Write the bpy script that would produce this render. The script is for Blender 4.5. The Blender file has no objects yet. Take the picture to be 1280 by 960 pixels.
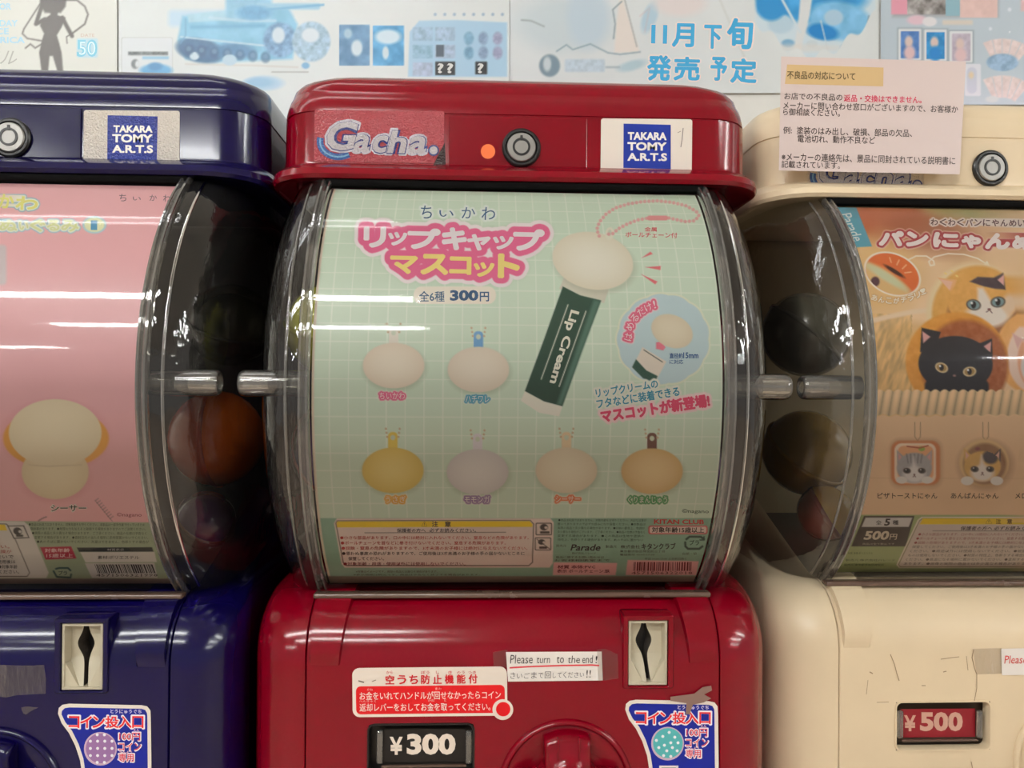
import bpy, bmesh, math, random
import numpy as np
from mathutils import Matrix, Vector
random.seed(7); rng = np.random.default_rng(7)
SC = bpy.context.scene; COL = SC.collection
CZ = 1.25                                   # camera height above the floor
F = 961.0                                   # focal length in pixels of the 1280 x 960 frame
# ------------------------------------------------------------------ camera
yaw, pitch, roll = math.radians(2.286), math.radians(0.278), math.radians(0.407)
f_ = np.array([math.sin(yaw)*math.cos(pitch), math.cos(yaw)*math.cos(pitch), math.sin(pitch)])
r0 = np.array([math.cos(yaw), -math.sin(yaw), 0.]); u0 = np.cross(r0, f_)
R_ = math.cos(roll)*r0+math.sin(roll)*u0; U_ = -math.sin(roll)*r0+math.cos(roll)*u0
EYE = np.array([0., 0., CZ])
cam = bpy.data.objects.new('camera', bpy.data.cameras.new('camera')); COL.objects.link(cam)
cam.data.sensor_width = 36; cam.data.lens = F/1280*36; cam.data.clip_start = 0.01
m = Matrix.Identity(4)
for i in range(3): m[i][0] = R_[i]; m[i][1] = U_[i]; m[i][2] = -f_[i]; m[i][3] = EYE[i]
cam.matrix_world = m; SC.camera = cam
# ------------------------------------------------------------------ world, exposure
SC.view_settings.view_transform = 'Standard'; SC.view_settings.look = 'None'
SC.view_settings.exposure = 0.0; SC.view_settings.gamma = 1; SC.view_settings.use_curve_mapping = False
w = bpy.data.worlds.new('shop'); SC.world = w; w.use_nodes = True
bg = w.node_tree.nodes['Background']; bg.inputs[0].default_value = (1.0, .94, .86, 1); bg.inputs[1].default_value = .48
SC.cycles.use_denoising = True
SC.cycles.max_bounces = 14; SC.cycles.transparent_max_bounces = 24; SC.cycles.transmission_bounces = 10
SC.cycles.caustics_reflective = False; SC.cycles.caustics_refractive = False
SC.cycles.sample_clamp_indirect = 6
TUBE_L = 76.0                               # radiance of the fluorescent tubes
# x, y, length, share of the full output
TUBES = [(-1.35, .30, 2.3, .14), (-1.37, -1.12, 2.3, 1), (-1.05, -2.25, 1.6, 1), (3.7, .30, 2.3, .14), (3.7, -1.12, 2.3, 1), (3.7, -2.25, 2.3, 1), (4.75, -4.2, 2.3, 1), (-3.95, -4.2, 2.3, 1)]  # right-hand lamps are added as fill, kept clear of the visible reflections
CEIL = 2.72

# ------------------------------------------------------------------ helpers
def lin(c):
    c = np.asarray(c, float)/255.
    return np.where(c <= .04045, c/12.92, ((c+.055)/1.055)**2.4)
def tag(o, label=None, cat=None, group=None, kind=None):
    if label: o['label'] = label
    if cat: o['category'] = cat
    if group: o['group'] = group
    if kind: o['kind'] = kind
    return o
def empty(name, loc):
    o = bpy.data.objects.new(name, None); COL.objects.link(o); o.location = loc; o.empty_display_size = .05
    return o
def origin(parent):
    p = np.zeros(3)
    while parent is not None: p += np.array(parent.location); parent = parent.parent
    return p
def mk(name, V, faces, mats, parent=None, loc=None, smooth=False, midx=None, cols=None, auto=None):
    """one mesh object from world coordinates"""
    V = np.asarray(V, float).reshape(-1, 3)
    me = bpy.data.meshes.new(name)
    o = bpy.data.objects.new(name, me); COL.objects.link(o)
    base = origin(parent)
    L = np.array(loc, float) if loc is not None else base.copy()
    Vl = V-L
    if isinstance(faces, np.ndarray):
        k = faces.shape[1]; n = len(faces)
        me.vertices.add(len(Vl)); me.vertices.foreach_set('co', Vl.astype(np.float32).ravel())
        me.loops.add(n*k); me.loops.foreach_set('vertex_index', faces.astype(np.int32).ravel())
        me.polygons.add(n); me.polygons.foreach_set('loop_start', np.arange(0, n*k, k, dtype=np.int32))
        me.update(calc_edges=True); me.validate()
    else:
        me.from_pydata(Vl.tolist(), [], [list(q) for q in faces]); me.update()
    for mt in (mats if isinstance(mats, (list, tuple)) else [mats]): me.materials.append(mt)
    if midx is not None: me.polygons.foreach_set('material_index', np.asarray(midx, np.int32))
    if smooth: me.polygons.foreach_set('use_smooth', np.ones(len(me.polygons), bool))
    if cols is not None:
        a = me.color_attributes.new('Col', 'FLOAT_COLOR', 'POINT')
        c4 = np.ones((len(V), 4), np.float32); c4[:, :3] = lin(cols); a.data.foreach_set('color', c4.ravel())
    if parent is not None: o.parent = parent
    o.location = L-base
    if auto:
        bm = bmesh.new(); bm.from_mesh(me); bmesh.ops.recalc_face_normals(bm, faces=bm.faces[:])
        for e in bm.edges:
            if len(e.link_faces) == 2 and e.calc_face_angle(0) > math.radians(auto): e.smooth = False
        for f in bm.faces: f.smooth = True
        bm.to_mesh(me); bm.free()
    return o
def mkbm(name, bm, mats, parent=None, loc=None, auto=35):
    bmesh.ops.recalc_face_normals(bm, faces=bm.faces[:])
    bm.verts.index_update()
    V = [v.co[:] for v in bm.verts]; Fc = [[v.index for v in f.verts] for f in bm.faces]; bm.free()
    return mk(name, V, Fc, mats, parent, loc, auto=auto)

# ---- materials
MATS = {}
def nodes(mt): return mt.node_tree.nodes, mt.node_tree.links
def plastic(name, rgb, rough=.25, spec=.5, metal=0., coat=0., var=.06, bump=0., bscale=400., wear=0.):
    if name in MATS: return MATS[name]
    mt = bpy.data.materials.new(name); mt.use_nodes = True; N, L = nodes(mt); b = N['Principled BSDF']
    c = lin(rgb)
    tc = N.new('ShaderNodeTexCoord'); no = N.new('ShaderNodeTexNoise'); no.inputs['Scale'].default_value = 14; no.inputs['Detail'].default_value = 6
    L.new(tc.outputs['Object'], no.inputs['Vector'])
    rp = N.new('ShaderNodeValToRGB'); rp.color_ramp.elements[0].position = .3; rp.color_ramp.elements[1].position = .7
    rp.color_ramp.elements[0].color = (*(c*(1-var)), 1); rp.color_ramp.elements[1].color = (*np.minimum(c*(1+var), 1), 1)
    L.new(no.outputs['Fac'], rp.inputs['Fac']); L.new(rp.outputs['Color'], b.inputs['Base Color'])
    b.inputs['Metallic'].default_value = metal; b.inputs['Specular IOR Level'].default_value = spec
    b.inputs['Coat Weight'].default_value = coat; b.inputs['Coat Roughness'].default_value = .05
    n2 = N.new('ShaderNodeTexNoise'); n2.inputs['Scale'].default_value = 60; n2.inputs['Detail'].default_value = 8
    L.new(tc.outputs['Object'], n2.inputs['Vector'])
    mr = N.new('ShaderNodeMapRange'); mr.inputs['To Min'].default_value = rough*.8; mr.inputs['To Max'].default_value = rough*1.25
    L.new(n2.outputs['Fac'], mr.inputs['Value']); L.new(mr.outputs['Result'], b.inputs['Roughness'])
    if bump:
        n3 = N.new('ShaderNodeTexNoise'); n3.inputs['Scale'].default_value = bscale; n3.inputs['Detail'].default_value = 3
        L.new(tc.outputs['Object'], n3.inputs['Vector'])
        bp = N.new('ShaderNodeBump'); bp.inputs['Strength'].default_value = 1; bp.inputs['Distance'].default_value = bump
        L.new(n3.outputs['Fac'], bp.inputs['Height']); L.new(bp.outputs['Normal'], b.inputs['Normal'])
    if wear:   # dirt specks and scuffs
        n4 = N.new('ShaderNodeTexNoise'); n4.inputs['Scale'].default_value = 90; n4.inputs['Detail'].default_value = 10; n4.inputs['Roughness'].default_value = .75
        mp = N.new('ShaderNodeMapping'); mp.inputs['Scale'].default_value = (1, 1, .35)
        L.new(tc.outputs['Object'], mp.inputs['Vector']); L.new(mp.outputs['Vector'], n4.inputs['Vector'])
        r4 = N.new('ShaderNodeValToRGB'); r4.color_ramp.elements[0].position = .66; r4.color_ramp.elements[1].position = .74
        L.new(n4.outputs['Fac'], r4.inputs['Fac'])
        mx = N.new('ShaderNodeMix'); mx.data_type = 'RGBA'; mm = N.new('ShaderNodeMath'); mm.operation = 'MULTIPLY'; mm.inputs[1].default_value = wear
        L.new(r4.outputs['Color'], mm.inputs[0]); L.new(mm.outputs[0], mx.inputs[0]); L.new(rp.outputs['Color'], mx.inputs[6])
        mx.inputs[7].default_value = (*(c*.35), 1); L.new(mx.outputs[2], b.inputs['Base Color'])
    MATS[name] = mt; return mt
def ink_mat(name, rough=.45, spec=.35, bump=0.):
    mt = bpy.data.materials.new(name); mt.use_nodes = True; N, L = nodes(mt); b = N['Principled BSDF']
    a = N.new('ShaderNodeAttribute'); a.attribute_name = 'Col'
    L.new(a.outputs['Color'], b.inputs['Base Color'])
    b.inputs['Roughness'].default_value = rough; b.inputs['Specular IOR Level'].default_value = spec
    if bump:
        tc = N.new('ShaderNodeTexCoord'); n3 = N.new('ShaderNodeTexNoise'); n3.inputs['Scale'].default_value = 900
        L.new(tc.outputs['Object'], n3.inputs['Vector'])
        bp = N.new('ShaderNodeBump'); bp.inputs['Distance'].default_value = bump; L.new(n3.outputs['Fac'], bp.inputs['Height'])
        L.new(bp.outputs['Normal'], b.inputs['Normal'])
    return mt
INK = ink_mat('printed_ink', .33, .30); FOIL = ink_mat('foil_sticker', .15, .9, .0022); GLOSS = ink_mat('gloss_print', .3, .4)
def thin_plastic(name, tint, gloss=1.5, rough=.03, haze=0., hazecol=(.3, .3, .3), bump=0.):
    """clear moulded shell: tinted see-through with a fresnel reflection and a little haze"""
    mt = bpy.data.materials.new(name); mt.use_nodes = True; N, L = nodes(mt); N.remove(N['Principled BSDF']); out = N['Material Output']
    tr = N.new('ShaderNodeBsdfTransparent'); tr.inputs[0].default_value = (*tint, 1)
    gl = N.new('ShaderNodeBsdfGlossy'); gl.inputs['Roughness'].default_value = rough
    fr = N.new('ShaderNodeFresnel'); fr.inputs['IOR'].default_value = 1.49
    mu = N.new('ShaderNodeMath'); mu.operation = 'MULTIPLY'; mu.inputs[1].default_value = gloss; mu.use_clamp = True
    L.new(fr.outputs[0], mu.inputs[0])
    base = tr
    if haze:
        df = N.new('ShaderNodeBsdfDiffuse'); df.inputs[0].default_value = (*hazecol, 1)
        mh = N.new('ShaderNodeMixShader'); mh.inputs[0].default_value = haze
        L.new(tr.outputs[0], mh.inputs[1]); L.new(df.outputs[0], mh.inputs[2]); base = mh
    mx = N.new('ShaderNodeMixShader'); L.new(mu.outputs[0], mx.inputs[0]); L.new(base.outputs[0], mx.inputs[1]); L.new(gl.outputs[0], mx.inputs[2])
    L.new(mx.outputs[0], out.inputs[0])
    if bump:
        tc = N.new('ShaderNodeTexCoord'); mp = N.new('ShaderNodeMapping'); mp.inputs['Scale'].default_value = (3, 1, 1)
        n3 = N.new('ShaderNodeTexNoise'); n3.inputs['Scale'].default_value = 35; n3.inputs['Detail'].default_value = 4
        L.new(tc.outputs['Object'], mp.inputs['Vector']); L.new(mp.outputs['Vector'], n3.inputs['Vector'])
        bp = N.new('ShaderNodeBump'); bp.inputs['Distance'].default_value = bump; L.new(n3.outputs['Fac'], bp.inputs['Height'])
        L.new(bp.outputs['Normal'], gl.inputs['Normal']); L.new(bp.outputs['Normal'], fr.inputs['Normal'])
    MATS[name] = mt; return mt
CLEAR = thin_plastic('clear_window', (.985, .985, .975), .9, .055, bump=.00006)
SHOULDER = thin_plastic('clear_shoulder', (.90, .90, .87), 2.0, .03, haze=.032, hazecol=(.35, .34, .32), bump=.0012)
TAPE = thin_plastic('clear_tape', (.90, .88, .86), 1.5, .25, haze=.05, bump=.0006)
def glass(name, rgb, rough=.03):
    mt = bpy.data.materials.new(name); mt.use_nodes = True; N, L = nodes(mt); b = N['Principled BSDF']
    b.inputs['Base Color'].default_value = (*rgb, 1); b.inputs['Transmission Weight'].default_value = 1
    b.inputs['Roughness'].default_value = rough; b.inputs['IOR'].default_value = 1.45
    return mt
RIBGLASS = thin_plastic('clear_rib', (.80, .79, .76), 3.2, .06, haze=.16, hazecol=(.52, .50, .47), bump=.0006)

# ---- camera rays and surfaces (only used to measure positions on real surfaces)
def rays(px, py):
    px = np.asarray(px, float); py = np.asarray(py, float)
    return f_[None]+R_[None]*((px-640)/F)[:, None]-U_[None]*((py-480)/F)[:, None]
def proj(P):
    q = P-EYE; d = q@f_
    return 640+F*(q@R_)/d, 480-F*(q@U_)/d
class Plane:
    curved = False
    def __init__(s, y, tilt=0., z0=0., yawn=0., x0=0.):      # tilt: lean back with height; yawn: turn
        s.y, s.t, s.z0, s.w, s.x0 = y, tilt, z0+CZ, yawn, x0
    def hit(s, px, py, off=0.):
        d = rays(px, py); y = s.y-off
        # y = y0 + t*(z-z0) + w*(x-x0)
        k = (y+s.t*(EYE[2]-s.z0)+s.w*(EYE[0]-s.x0)-EYE[1])/(d[:, 1]-s.t*d[:, 2]-s.w*d[:, 0])
        return EYE+d*k[:, None]
class Cyl:
    curved = True
    def __init__(s, cy, R): s.cy, s.R = cy, R
    def hit(s, px, py, off=0.):
        d = rays(px, py); R = s.R+off
        a = d[:, 1]**2+d[:, 2]**2; b = -2*d[:, 1]*s.cy; c = s.cy**2-R*R
        k = (-b-np.sqrt(np.maximum(b*b-4*a*c, 0)))/(2*a)
        return EYE+d*k[:, None]

# ---- lettering
_tc = bpy.data.curves.new('tmp_text', 'FONT'); _to = bpy.data.objects.new('tmp_text', _tc); COL.objects.link(_to)
_cache = {}
def text2d(s, bold=0., res=3):
    key = (s, round(bold, 4), res)
    if key in _cache: return _cache[key]
    _tc.body = s; _tc.size = 1; _tc.offset = bold; _tc.resolution_u = res
    bpy.context.view_layer.update(); dg = bpy.context.evaluated_depsgraph_get()
    me = bpy.data.meshes.new_from_object(_to.evaluated_get(dg)); me.calc_loop_triangles()
    V = np.zeros(len(me.vertices)*3); me.vertices.foreach_get('co', V); V = V.reshape(-1, 3)[:, :2].copy()
    T = np.zeros(len(me.loop_triangles)*3, np.int32); me.loop_triangles.foreach_get('vertices', T); T = T.reshape(-1, 3)
    bpy.data.meshes.remove(me)
    _cache[key] = (V, T); return V, T
def place2d(V, box, ang=0., shear=0.):
    x0, y0, x1, y1 = box
    lo, hi = V.min(0), V.max(0)
    n = (V-(lo+hi)/2)/np.maximum(hi-lo, 1e-6)
    x = n[:, 0]*(x1-x0); y = -n[:, 1]*(y1-y0); x = x-shear*y
    a = math.radians(ang); ca, sa = math.cos(a), math.sin(a)
    return np.stack([(x0+x1)/2+x*ca-y*sa, (y0+y1)/2+x*sa+y*ca], 1)
def segs_of(V, T):
    e = np.concatenate([T[:, [0, 1]], T[:, [1, 2]], T[:, [2, 0]]]); e.sort(1)
    u, c = np.unique(e, axis=0, return_counts=True); u = u[c == 1]
    return V[u[:, 0]], V[u[:, 1]]
def fatten(add, P, r):
    n = 4 if r < .8 else 8
    for i in range(n):
        a = 2*math.pi*(i+.5)/n; add(P+np.array([r*math.cos(a), r*math.sin(a)]), .05*(i+1))
SPLIT = {'name_lettering', 'poster_lettering', 'badge_lettering', 'plate_lettering', 'notice_lettering'}
class Ink:
    """flat print in measured positions on one surface; one mesh per named part"""
    STEP = 6e-5
    def __init__(s, surf, parent, mat=None, ang=0.):
        s.surf, s.parent, s.parts, s.order, s.mat = surf, parent, {}, [], mat or INK
    def _add(s, part, V, Fc, col, z):
        if part not in s.parts: s.parts[part] = []; s.order.append(part)
        s.parts[part].append((np.asarray(V, float), Fc, col, z))
    def text(s, part, st, box, col, z=2, bold=.0, ang=0., res=3, shear=0.):
        fat = 0
        if bold > .005 and any(ord(c) > 0x2e80 for c in st): fat, bold = bold, 0.
        if bold >= .05 and not fat and z < 3: fat, bold = .035, .02
        if part in SPLIT: part += '#%d' % len(s.order)
        V, T = text2d(st, bold, res)
        if len(V) == 0: return
        P = place2d(V, box, ang, shear); s._add(part, P, T, col, z)
        if fat: fatten(lambda Q, dz: s._add(part, Q, T, col, z+dz), P, fat*(box[3]-box[1]))
        return segs_of(P, T)
    def poly(s, part, pts, col, z=1): s._add(part, pts, [list(range(len(pts)))], col, z)
    def rrect(s, part, x0, y0, x1, y1, r, col, z=1, ang=0., shear=0.):
        s.poly(part, rr(x0, y0, x1, y1, r, ang, shear), col, z)
    def ell(s, part, cx, cy, rx, ry, col, z=1, ang=0., n=32):
        t = np.linspace(0, 2*math.pi, n, endpoint=False); a = math.radians(ang)
        x, y = rx*np.cos(t), ry*np.sin(t)
        s.poly(part, np.stack([cx+x*math.cos(a)-y*math.sin(a), cy+x*math.sin(a)+y*math.cos(a)], 1), col, z)
    def line(s, part, pts, wd, col, z=1):
        pts = np.asarray(pts, float)
        d = np.gradient(pts, axis=0); n = np.stack([-d[:, 1], d[:, 0]], 1); n /= np.maximum(np.linalg.norm(n, axis=1), 1e-6)[:, None]
        V = np.concatenate([pts+n*wd/2, pts-n*wd/2]); k = len(pts)
        s._add(part, V, [[i, i+1, k+i+1, k+i] for i in range(k-1)], col, z)
    def frame(s, part, pts, wd, col, z=1):
        pts = np.asarray(pts, float); c = pts.mean(0); d = pts-c
        q = pts-d/np.maximum(np.linalg.norm(d, axis=1), 1e-6)[:, None]*wd*1.2; k = len(pts)
        s._add(part, np.concatenate([pts, q]), [[i, (i+1) % k, k+(i+1) % k, k+i] for i in range(k)], col, z)
    def build(s):
        for part in s.order:
            AV, AF, AC = [], [], []; n = 0
            for V, Fc, col, z in s.parts[part]:
                if s.surf.curved and np.ptp(V[:, 1]) > 12:
                    bm = bmesh.new(); vs = [bm.verts.new((p[0], p[1], 0)) for p in V]
                    for q in Fc:
                        try: bm.faces.new([vs[int(i)] for i in q])
                        except ValueError: pass
                    bmesh.ops.triangulate(bm, faces=bm.faces[:])
                    y = math.ceil(V[:, 1].min()/9)*9
                    while y < V[:, 1].max():
                        bmesh.ops.bisect_plane(bm, geom=bm.verts[:]+bm.edges[:]+bm.faces[:], plane_co=(0, y, 0), plane_no=(0, 1, 0), dist=1e-5); y += 9
                    bm.verts.index_update(); V = np.array([v.co[:2] for v in bm.verts]); Fc = [[v.index for v in f.verts] for f in bm.faces]; bm.free()
                P = s.surf.hit(V[:, 0], V[:, 1], z*s.STEP)
                AV.append(P); AF += [[int(i)+n for i in q] for q in Fc]; AC.append(np.tile(np.array(col, float), (len(P), 1))); n += len(P)
            mk(part.split('#')[0], np.concatenate(AV), AF, s.mat, s.parent, cols=np.concatenate(AC))
def rr(x0, y0, x1, y1, r, ang=0., shear=0., k=5):
    out = []
    for cx, cy, a0 in ((x1-r, y0+r, -90), (x1-r, y1-r, 0), (x0+r, y1-r, 90), (x0+r, y0+r, 180)):
        for i in range(k+1):
            a = math.radians(a0+90*i/k); out.append((cx+r*math.cos(a), cy+r*math.sin(a)))
    P = np.array(out); c = np.array([(x0+x1)/2, (y0+y1)/2]); d = P-c; d[:, 0] -= shear*d[:, 1]
    a = math.radians(ang); return c+np.stack([d[:, 0]*math.cos(a)-d[:, 1]*math.sin(a), d[:, 0]*math.sin(a)+d[:, 1]*math.cos(a)], 1)

# ---- colour painting of flat printed pictures (arrays of pixel coordinates of every sheet vertex)
def vnoise(x, y, sc, seed=0, octaves=3):
    out = np.zeros_like(x); amp = 1; tot = 0
    for o in range(octaves):
        g = np.random.default_rng(seed*17+o).random((67, 71)); u = x/sc; v = y/sc
        iu = np.floor(u).astype(int); iv = np.floor(v).astype(int); fu = u-iu; fv = v-iv; fu = fu*fu*(3-2*fu); fv = fv*fv*(3-2*fv)
        G = lambda a, b: g[a % 67, b % 71]
        out += amp*((G(iu, iv)*(1-fu)+G(iu+1, iv)*fu)*(1-fv)+(G(iu, iv+1)*(1-fu)+G(iu+1, iv+1)*fu)*fv); tot += amp; amp *= .5; sc = sc/2
    return out/tot
class Paint:
    def __init__(s, X, Y, col): s.X, s.Y = X, Y; s.C = np.tile(np.array(col, float), (*X.shape, 1)).reshape(*X.shape, 3)
    def _idx(s, x0, y0, x1, y1): return np.nonzero((s.X > x0) & (s.X < x1) & (s.Y > y0) & (s.Y < y1))
    def blend(s, I, a, col):
        c = np.asarray(col, float); a = np.clip(a, 0, 1)[:, None]
        s.C[I] = s.C[I]*(1-a)+c*a
    def ell(s, cx, cy, rx, ry, col, ang=0, soft=1., alpha=1., clip=None, col2=None, noise=0, seed=1, nsc=8):
        R = max(rx, ry)+soft*2+2; I = s._idx(cx-R, cy-R, cx+R, cy+R); x = s.X[I]-cx; y = s.Y[I]-cy; t = math.radians(ang)
        u = (x*math.cos(t)+y*math.sin(t))/rx; v = (-x*math.sin(t)+y*math.cos(t))/ry; r = np.sqrt(u*u+v*v)
        a = np.clip(.5-(r-1)*min(rx, ry)/soft, 0, 1)*alpha
        if clip is not None: a = a*clip(s.X[I], s.Y[I])
        c = np.asarray(col, float)
        if col2 is not None: k = np.clip(r, 0, 1)[:, None]**2; c = c*(1-k)+np.asarray(col2, float)*k
        if noise: c = c+((vnoise(s.X[I], s.Y[I], nsc, seed)-.5)*noise)[:, None]
        s.blend(I, a, c)
    def dist_segs(s, I, A, B):
        x = s.X[I]; y = s.Y[I]; D = np.full(x.shape, 1e9)
        for a, b in zip(A, B):
            d = b-a; L2 = max(d@d, 1e-9); t = np.clip(((x-a[0])*d[0]+(y-a[1])*d[1])/L2, 0, 1)
            np.minimum(D, (x-a[0]-t*d[0])**2+(y-a[1]-t*d[1])**2, out=D)
        return np.sqrt(D)
    def stroke(s, segs, r, col, soft=1., alpha=1.):
        A, B = segs; m = np.concatenate([A, B]); I = s._idx(m[:, 0].min()-r-2, m[:, 1].min()-r-2, m[:, 0].max()+r+2, m[:, 1].max()+r+2)
        s.blend(I, (.5-(s.dist_segs(I, A, B)-r)/soft)*alpha, col)
    def line(s, pts, wd, col, soft=1., alpha=1.):
        p = np.asarray(pts, float); s.stroke((p[:-1], p[1:]), wd/2, col, soft, alpha)
    def poly(s, pts, col, soft=1., alpha=1., noise=0, nsc=8, seed=2, col2=None):
        p = np.asarray(pts, float); q = np.roll(p, -1, 0)
        I = s._idx(p[:, 0].min()-soft-1, p[:, 1].min()-soft-1, p[:, 0].max()+soft+1, p[:, 1].max()+soft+1)
        x, y = s.X[I], s.Y[I]; ins = np.zeros(x.shape, bool)
        for a, b in zip(p, q):
            if a[1] == b[1]: continue
            ins ^= ((a[1] > y) != (b[1] > y)) & (x < (b[0]-a[0])*(y-a[1])/(b[1]-a[1])+a[0])
        D = s.dist_segs(I, p, q); sd = np.where(ins, -D, D)
        c = np.asarray(col, float)
        if col2 is not None:
            k = np.clip((y-p[:, 1].min())/np.ptp(p[:, 1]), 0, 1)[:, None]; c = c*(1-k)+np.asarray(col2, float)*k
        if noise: c = c+((vnoise(x, y, nsc, seed)-.5)*noise)[:, None]
        s.blend(I, (.5-sd/soft)*alpha, c)
    def rect(s, x0, y0, x1, y1, col, r=1., **k): s.poly(rr(x0, y0, x1, y1, r, 0), col, **k)
def grid_faces(h, w_):
    i = np.arange(h*w_).reshape(h, w_); return np.stack([i[:-1, :-1], i[:-1, 1:], i[1:, 1:], i[1:, :-1]], -1).reshape(-1, 4)

# ------------------------------------------------------------------ the shop around
def box_bm(bm, x0, x1, y0, y1, z0, z1):
    vs = [bm.verts.new(p) for p in ((x0, y0, z0), (x1, y0, z0), (x1, y1, z0), (x0, y1, z0), (x0, y0, z1), (x1, y0, z1), (x1, y1, z1), (x0, y1, z1))]
    for q in ((0, 1, 2, 3), (4, 5, 6, 7), (0, 1, 5, 4), (1, 2, 6, 5), (2, 3, 7, 6), (3, 0, 4, 7)): bm.faces.new([vs[i] for i in q])
    return vs
def rbox(x0, x1, y0, y1, z0, z1, r=.002, seg=3, bm=None):
    b2 = bmesh.new(); box_bm(b2, x0, x1, y0, y1, z0, z1)
    bmesh.ops.bevel(b2, geom=b2.edges[:], offset=r, segments=seg, profile=.5, affect='EDGES')
    if bm is None: return b2
    me = bpy.data.meshes.new('t'); b2.to_mesh(me); b2.free(); bm.from_mesh(me); bpy.data.meshes.remove(me); return bm
b = bmesh.new(); box_bm(b, -5.2, 6, -5, .95, -.05, 0); tag(mkbm('floor', b, plastic('floor_vinyl', (196, 176, 156), .35)), kind='structure')
b = bmesh.new(); box_bm(b, -5.2, 6, -5, .95, CEIL, CEIL+.05); tag(mkbm('ceiling', b, plastic('ceiling_paint', (225, 225, 220), .9)), kind='structure')
b = bmesh.new(); box_bm(b, -5.2, 6, .85, .95, 0, CEIL); tag(mkbm('wall_back', b, plastic('wall_paper', (208, 209, 206), .8)), kind='structure')
def emit(name, rgb, st):
    mt = bpy.data.materials.new(name); mt.use_nodes = True; b_ = mt.node_tree.nodes['Principled BSDF']
    b_.inputs['Base Color'].default_value = (.8, .8, .8, 1); b_.inputs['Emission Color'].default_value = (*rgb, 1); b_.inputs['Emission Strength'].default_value = st
    return mt
TUBE = emit('tube_glow', (.985, 1.0, .985), TUBE_L); FIX = plastic('fixture_white', (235, 235, 232), .4)
for tx, ty, TUBE_LEN, dim in TUBES:
    TM = TUBE if dim == 1 else (MATS.get('dimtube') or MATS.setdefault('dimtube', emit('tube_glow_dimmed', (.97, .985, 1.0), TUBE_L*dim)))  # overhead row turned down so the wall stays darker
    t = empty('ceiling_lamp', (tx, ty, CEIL)); tag(t, 'twin fluorescent ceiling lamp %s the machines on the %s' % ({.30: 'straight above', -1.12: 'one step in front of', -2.25: 'two steps in front of', -4.2: 'furthest in front of'}[ty], 'left' if tx < 0 else 'right, added unseen for fill light'), 'lamp', 'fluorescent ceiling lamps')
    mkbm('housing', rbox(tx-TUBE_LEN/2-.03, tx+TUBE_LEN/2+.03, ty-.09, ty+.09, CEIL-.04, CEIL, .004), FIX, t)
    for dy in (-.045, .045):
        V, Fc = [], []; n = 12
        for xx in (tx-TUBE_LEN/2, tx+TUBE_LEN/2):
            for k in range(n): a = 2*math.pi*k/n; V.append((xx, ty+dy+.0125*math.cos(a), CEIL-.056+.0125*math.sin(a)))
        Fc = [[k, (k+1) % n, n+(k+1) % n, n+k] for k in range(n)]+[list(range(n)), list(range(n, 2*n))]
        mk('tube', V, Fc, TM, t)

# ------------------------------------------------------------------ capsule machines
CY, CR = .5706, .1556                       # dome axis depth (camera level) and radius of the display card
MB = -.46                                   # machine bottom, below camera level
def outline(w_, f, bk, r, k=6, rb=.012):
    """rounded plan outline, open at nothing, counter-clockwise from the front left"""
    P = []; e = .0015
    for cx, cy, a0, rad in ((w_-r, f+r, -90, r), (w_-rb, bk-rb, 0, rb), (-w_+rb, bk-rb, 90, rb), (-w_+r, f+r, 180, r)):
        a = math.radians(a0); P.append((cx+rad*math.cos(a)+e*math.sin(a), cy+rad*math.sin(a)-e*math.cos(a)))
        for i in range(k+1):
            a = math.radians(a0+90*i/k); P.append((cx+rad*math.cos(a), cy+rad*math.sin(a)))
        P.append((cx+rad*math.cos(a)-e*math.sin(a), cy+rad*math.sin(a)+e*math.cos(a)))
    return P
def stack(levels, mx, my, cap0=True, cap1=True):
    V, Fc = [], []; n = None
    for (z, w_, f, r) in levels:
        o = outline(w_, f+my, .80+my*0, r); n = len(o)
        V += [(mx+x, y, z+CZ) for x, y in o]
    for j in range(len(levels)-1):
        for i in range(n): Fc.append([j*n+i, j*n+(i+1) % n, (j+1)*n+(i+1) % n, (j+1)*n+i])
    if cap0: Fc.append(list(range(n))[::-1])
    if cap1: Fc.append([(len(levels)-1)*n+i for i in range(n)])
    return V, Fc
HEAD = [(.1265, .1435, .476, .024), (.1258, .1455, .4715, .027), (.1262, .1475, .468, .029), (.1285, .1483, .4664, .030), (.1325, .1478, .468, .029), (.1360, .1460, .474, .026), (.1385, .1447, .4825, .023), (.1400, .1442, .4850, .022), (.1412, .1442, .4852, .022), (.1705, .1438, .4852, .022),
        (.1715, .1438, .4852, .022), (.1719, .1432, .4858, .022), (.1725, .1432, .4858, .022), (.1729, .1438, .4852, .022), (.1760, .1436, .4857, .022), (.1800, .1432, .4870, .022), (.1840, .1427, .4893, .022), (.1875, .1420, .4922, .022), (.1890, .1416, .4928, .022),
        (.1925, .1408, .4940, .022), (.1965, .1390, .4965, .024), (.2000, .1350, .5005, .028), (.2025, .1295, .506, .032), (.2042, .118, .520, .036)]
HEAD = [(z, w_+.0078+(.001 if z < .137 else 0), f, r+.006) for z, w_, f, r in HEAD]
PR = .036                                   # radius of the rolled shoulder of the base
def prof(n, off=0.):                        # n in degrees from the vertical front: (y, z)
    a = math.radians(n); return .4414+PR*(1-math.cos(a))-off*math.cos(a), -.160+PR*math.sin(a)+off*math.sin(a)
ANG = [0, 6, 12, 18, 24, 30, 36, 42, 50, 58, 66, 75, 84, 90]
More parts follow.
